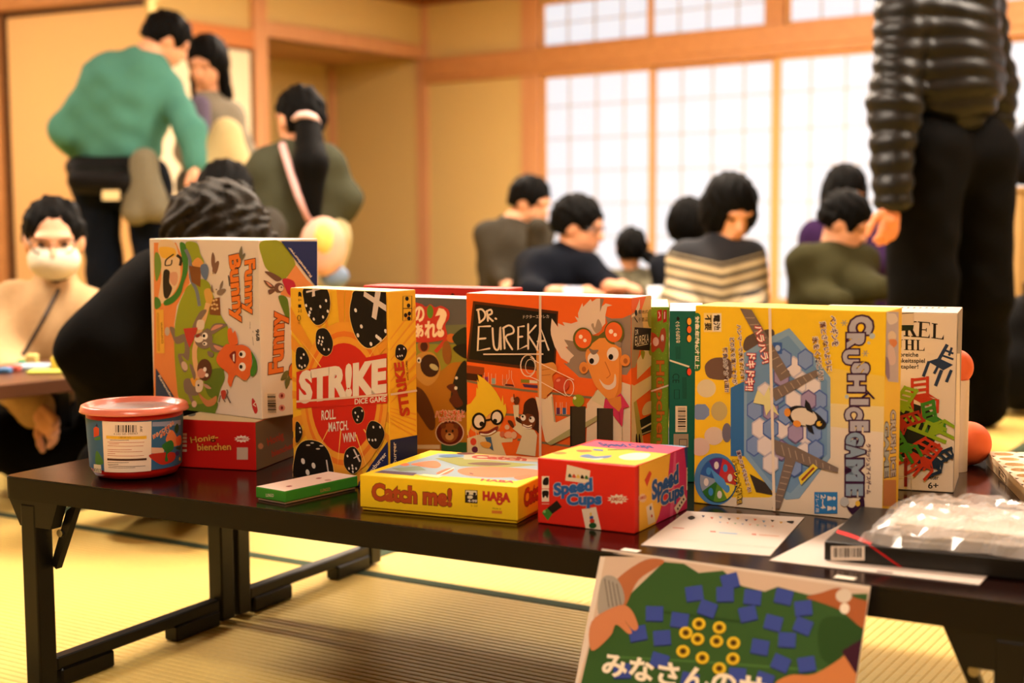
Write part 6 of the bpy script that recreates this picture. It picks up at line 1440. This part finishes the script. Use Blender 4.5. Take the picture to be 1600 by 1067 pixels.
# --- people by the paper screens
c = seated(0, 6.8, (803, 366), (830, 314)); c.update(elL=J(772, 420, 6.8), elR=J(840, 418, 6.6), wrL=J(790, 440, 6.6), wrR=J(838, 350, 6.5), face=(.85, -.6, -.35), H=.225, topm=cloth('dark_grey_hoodie', '#38332a'), legm=jeans, topname='hoodie', arm=1.15, hdL=(V3(.1, -.3, -.2), V3(0, 0, -1), .16, 40, 1), h=.014, topx=[('c', J(790, 352, 6.95), J(812, 348, 6.95), .055, .055)])
person('man in dark grey hoodie resting his chin, sitting by the wall', c)
Yn = 5.8
c = seated(0, Yn, (868, 415), (905, 352), w=.16, lean=(.12, -.1)); c.update(shL=J(832, 414, Yn + .05), shR=J(918, 420, Yn - .08), elL=J(832, 462, Yn - .2), wrL=J(900, 458, Yn - .4), elR=J(950, 452, Yn - .15), wrR=J(955, 448, Yn - .42), neck=J(893, 392, Yn), face=(.9, -.4, -.22), H=.235, sleeve=.35, topm=cloth('navy_sweater', '#0a0d15'), legm=jeans, arm=1.15, tr=.13, hdL=(V3(.3, -.05, 0), V3(0, 0, -1), .17, 25, 1), hdR=(V3(.25, -.1, .0), V3(0, 0, -1), .17, 30, 1), h=.013)
r, L, Rm = person('man in navy sweater and glasses leaning on the table', c); glasses(r, L, c['H'], Rm)
c = seated(0, 6.3, (986, 438), (985, 388), w=.085); c.update(elL=J(955, 455, 6.2), elR=J(1015, 455, 6.2), face=(-.2, 1, -.1), H=.185, topm=cloth('plaid_shirt', '#6a6450', noise=(30, .8)), legm=jeans, sc=.62, hair='back', eyes=False, h=.011, topname='plaid_shirt', extra=[('ponytail', [('c', J(1004, 396, 6.25), J(1014, 402, 6.22), .022, .03)], HAIRM, .009, .02)])
person('small child in plaid shirt with side ponytail, seen from behind', c)
# striped jumper: procedural bands on the cloth
st = bpy.data.materials.new('striped_knit'); st.use_nodes = True; nt = st.node_tree; b = nt.nodes['Principled BSDF']; b.inputs['Roughness'].default_value = .9
tcn = nt.nodes.new('ShaderNodeTexCoord'); sp = nt.nodes.new('ShaderNodeSeparateXYZ'); ma = nt.nodes.new('ShaderNodeMath'); ma.operation = 'MULTIPLY'; ma.inputs[1].default_value = 27.0
fr = nt.nodes.new('ShaderNodeMath'); fr.operation = 'FRACT'; gt = nt.nodes.new('ShaderNodeMath'); gt.operation = 'GREATER_THAN'; gt.inputs[1].default_value = .36
yk = nt.nodes.new('ShaderNodeMath'); yk.operation = 'LESS_THAN'; mu = nt.nodes.new('ShaderNodeMath'); mu.operation = 'MULTIPLY'; mx = nt.nodes.new('ShaderNodeMix'); mx.data_type = 'RGBA'
mx.inputs[6].default_value = rgb('#0c0e16'); mx.inputs[7].default_value = rgb('#b3a280')
xx = nt.nodes.new('ShaderNodeMath'); xx.operation = 'MULTIPLY_ADD'; ab = nt.nodes.new('ShaderNodeMath'); ab.operation = 'ABSOLUTE'; xx.inputs[1].default_value = -.22
nt.links.new(tcn.outputs['Object'], sp.inputs[0]); nt.links.new(sp.outputs[0], ab.inputs[0]); nt.links.new(ab.outputs[0], xx.inputs[0]); nt.links.new(sp.outputs[2], xx.inputs[2])
nt.links.new(xx.outputs[0], ma.inputs[0]); nt.links.new(ma.outputs[0], fr.inputs[0]); nt.links.new(fr.outputs[0], gt.inputs[0]); nt.links.new(xx.outputs[0], yk.inputs[0]); yk.inputs[1].default_value = .535
nt.links.new(gt.outputs[0], mu.inputs[0]); nt.links.new(yk.outputs[0], mu.inputs[1]); nt.links.new(mu.outputs[0], mx.inputs[0]); nt.links.new(mx.outputs[2], b.inputs['Base Color'])
Ys = 5.0
c = seated(0, Ys, (1120, 405), (1142, 326), w=.105); c.update(neck=J(1130, 378, Ys), elL=J(1062, 470, Ys - .05), wrL=J(1085, 505, Ys - .3), elR=J(1172, 465, Ys), wrR=J(1180, 490, Ys - .25), face=(.3, -1, -.55), up=(.1, -.4, 1), H=.228, hair='bob', topm=st, legm=jeans, h=.012, arm=1.15, topname='striped_jumper', disp=folds(.003))
person('woman with black bob in navy and cream striped jumper', c)
c = seated(0, 6.1, (1075, 415), (1077, 346), w=.11); c.update(elL=J(1045, 450, 6.1), elR=J(1110, 450, 6.1), face=(.5, 1, 0), H=.2, hair='bob', topm=cloth('navy_coat', '#14161c'), legm=jeans, sc=.85, eyes=False, h=.013)
person('dark haired person half hidden behind the woman in stripes', c)
Yk = 5.2
c = seated(0, Yk, (1300, 409), (1322, 346), w=.105); c.update(elL=J(1262, 460, Yk), wrL=J(1320, 470, Yk - .25), elR=J(1345, 445, Yk - .1), wrR=J(1380, 452, Yk - .2), neck=J(1305, 385, Yk), face=(.8, -.55, -.5), H=.205, topm=cloth('olive_shirt', '#38351f'), legm=jeans, sc=.9, h=.012, arm=1.2, hdR=(V3(.2, 0, .05), V3(0, 0, -1), .14, 30, 1))
person('boy in olive shirt looking down in front of the purple top', c)
c = seated(0, 6.0, (1322, 370), (1322, 300), w=.125); c.update(elL=J(1272, 420, 6.0), elR=J(1378, 410, 5.9), face=(.3, -1, -.4), H=.215, topm=cloth('purple_top', '#2c1838'), legm=jeans, hair='bob', h=.013, arm=1.2)
person('person in purple top behind the boy in olive', c)
# --- standing man in black puffer jacket
Yb = 4.4
puff = lambda P: 1.0 * .011 * (np.abs(np.sin(P[..., 2] * math.pi / .058 + 2.2 * P[..., 0] + .5 * np.sin(17 * P[..., 0] + 11 * P[..., 2])))) + .004 * np.sin(P[..., 0] * 30 + P[..., 2] * 22) * np.sin(P[..., 1] * 33)
c = dict(shL=J(1412, -10, Yb - .05), shR=J(1525, -15, Yb + .22), neck=J(1470, -70, Yb + .1), head=J(1462, -150, Yb + .1), face=(-.6, .6, -.3), H=.235, hipL=J(1440, 240, Yb), hipR=J(1525, 245, Yb + .12), waL=J(1438, 130, Yb), waR=J(1515, 135, Yb + .1), elL=J(1398, 165, Yb - .12), wrL=J(1393, 318, Yb - .17), elR=J(1550, 130, Yb + .32), wrR=J(1560, 230, Yb + .35),
         knL=J(1442, 450, Yb), knR=J(1530, 450, Yb + .15), anL=J(1448, 640, Yb + .05), anR=J(1535, 632, Yb + .25), topm=mat('black_puffer_nylon', '#080704', .42, .25), legm=cloth('black_trousers_wide', '#070605'), topname='puffer_jacket', tr=.15, arm=1.28, disp=puff, h=.011, sleeve=.93, footdir=V3(-.5, .5, 0),
         wide=1.35, topx=[('c', J(1468, 20, Yb + .1), J(1478, 130, Yb + .08), .16, .155)], hdL=(J(1384, 400, Yb - .17) - J(1393, 318, Yb - .17), V3(-.6, .8, 0), .175, 22, -1), skin=mat('skin_ruddy', '#d88c68', .5, .3, noise=(30, .06)))
person('standing man in black puffer jacket and black trousers at the right', c)
# ---------------------------------------------------------------- background furniture
def low_table(o, a, b, la, lb, label):
    o = Vector((o[0], o[1], 0)); a = Vector(a).normalized(); b = Vector(b).normalized()
    r = thing('low_table', label, 'table', o + a * la / 2 + b * lb / 2)
    MB().box(o + Z * .296, a * la, b * lb, Z * .034).build('tabletop', mat('brown_table_top', '#5a3a28', .3, .5, noise=(8, .2)), r, .003, 2)
    for ia in (.04, la - .08):
        for ib in (.03, lb - .07): MB().box(o + a * ia + b * ib, a * .04, b * .04, Z * .296).build('leg', TMET, r, .003, 1)
    return r
e = Vector((.64, .77, 0)); q = on_z(0, 602, .33)
low_table((q - e * .8 + Vector((-.77, .64, 0)) * .0), e, (-.77, .64, 0), 1.25, .42, 'brown low table with game pieces in front of the masked girl')
lp = lambda x, y: on_z(x, y, .3304)
def piece(x, y, w_, d_, h_, col, label, name='game_piece', cat='game piece'):
    p = lp(x, y); o = MB().box(p - Vector((w_ / 2, d_ / 2, 0)), (w_, 0, 0), (0, d_, 0), (0, 0, h_)).build(name, mat('piece_' + col, col, .5), None, min(.004, h_ * .3), 2, base=p); return tag(o, label, cat)
piece(50, 577, .1, .08, .012, '#9ab0c0', 'pale blue game board at the left end of the far table', 'game_board', 'game board')
piece(88, 582, .13, .06, .006, '#c8cc5a', 'yellow green play mat on the far table', 'play_mat', 'mat')
piece(51, 570, .028, .028, .028, '#e0c878', 'plain yellow cube on the far table'); piece(92, 578, .032, .032, .034, '#e6c85a', 'yellow cube with a dark face nearest the person in black')
piece(24, 580, .03, .03, .016, '#d86a5a', 'small red piece on the far table'); piece(8, 583, .03, .03, .014, '#4a78a8', 'small blue piece at the left edge'); piece(34, 569, .02, .02, .012, '#3a9a5a', 'small green piece behind the yellow cube')
low_table((.12, 5.15), (1, 0, 0), (0, 1, 0), .9, .4, 'low table between the seated players by the paper screens')
for x, col, lb in ((895, '#c8d4ee', 'pale blue cup in front of the man in navy'), (1026, '#f2f4fc', 'white cup left of the woman in stripes')):
    p = at_y(x, 470, 5.3); p.z = .3304; r = thing('paper_cup', lb, 'cup', p)
    MB().lathe(p, [(.026, 0), (.034, .1), (.035, .1), (.027, -.0), (.0, .0)], 20).build('cup_wall', mat('cup_' + col, col, .4), r, smooth=True); MB().lathe(p, [(.0345, .098), (.0365, .1), (.0345, .102), (.033, .1)], 20, True).build('cup_rim', mat('cup_' + col, col, .4), r, smooth=True)
# cabinet and bag at the right edge
cb = at_y(1592, 400, 5.6); cb = Vector((cb.x, cb.y, 0)); r = thing('low_cabinet', 'tan low cabinet at the right edge behind the man in black', 'cabinet', cb)
TAN = mat('tan_board', '#a8824a', .6, noise=(20, .08)); MB().box(cb, (.9, 0, 0), (0, .4, 0), (0, 0, .78)).build('carcass', TAN, r, .004, 1); MB().box(cb + Vector((.02, -.012, .05)), (.42, 0, 0), (0, .012, 0), (0, 0, .7)).build('door', TAN, r, .003, 1); MB().box(cb + Vector((-.01, -.015, .78)), (.92, 0, 0), (0, .43, 0), (0, 0, .02)).build('cabinet_top', TAN, r, .003, 1)
bb = cb + Vector((.10, .2, .825)); r = thing('backpack', 'black backpack standing on the tan cabinet', 'bag', bb)
blobmesh('bag_body', [grow([('c', np.array(bb + Vector((-.02, 0, .1))), np.array(bb + Vector((.14, 0, .1))), .11, .11), ('c', np.array(bb + Vector((.0, 0, .1))), np.array(bb + Vector((.1, 0, .24))), .10, .085)], .014, .05)], cloth('black_bag_cloth', '#14151a', .6), r)
MB().tube([bb + Vector((-.12, -.08, .2)), bb + Vector((-.14, -.12, .12)), bb + Vector((-.1, -.12, .03))], .014, 8).build('strap', mat('grey_strap', '#5a5a5e', .6), r)
fb = at_y(1590, 520, 4.95); fb = Vector((fb.x, fb.y, 0)); r = thing('floor_bag', 'large black bag on the floor at the right edge', 'bag', fb)
blobmesh('bag_body', [grow([('c', np.array(fb + Vector((.02, 0, .15))), np.array(fb + Vector((.3, .05, .15))), .145, .145), ('c', np.array(fb + Vector((.05, 0, .3))), np.array(fb + Vector((.3, .05, .34))), .12, .12)], .016, .05, folds(.005))], cloth('black_bag_cloth2', '#0e0d0c', .7), r)
MB().tube([fb + Vector((.0, -.1, .34)), fb + Vector((-.02, -.12, .46)), fb + Vector((.1, -.12, .5)), fb + Vector((.2, -.1, .40))], .012, 8).build('handle', mat('black_strap', '#0c0b0a', .6), r)
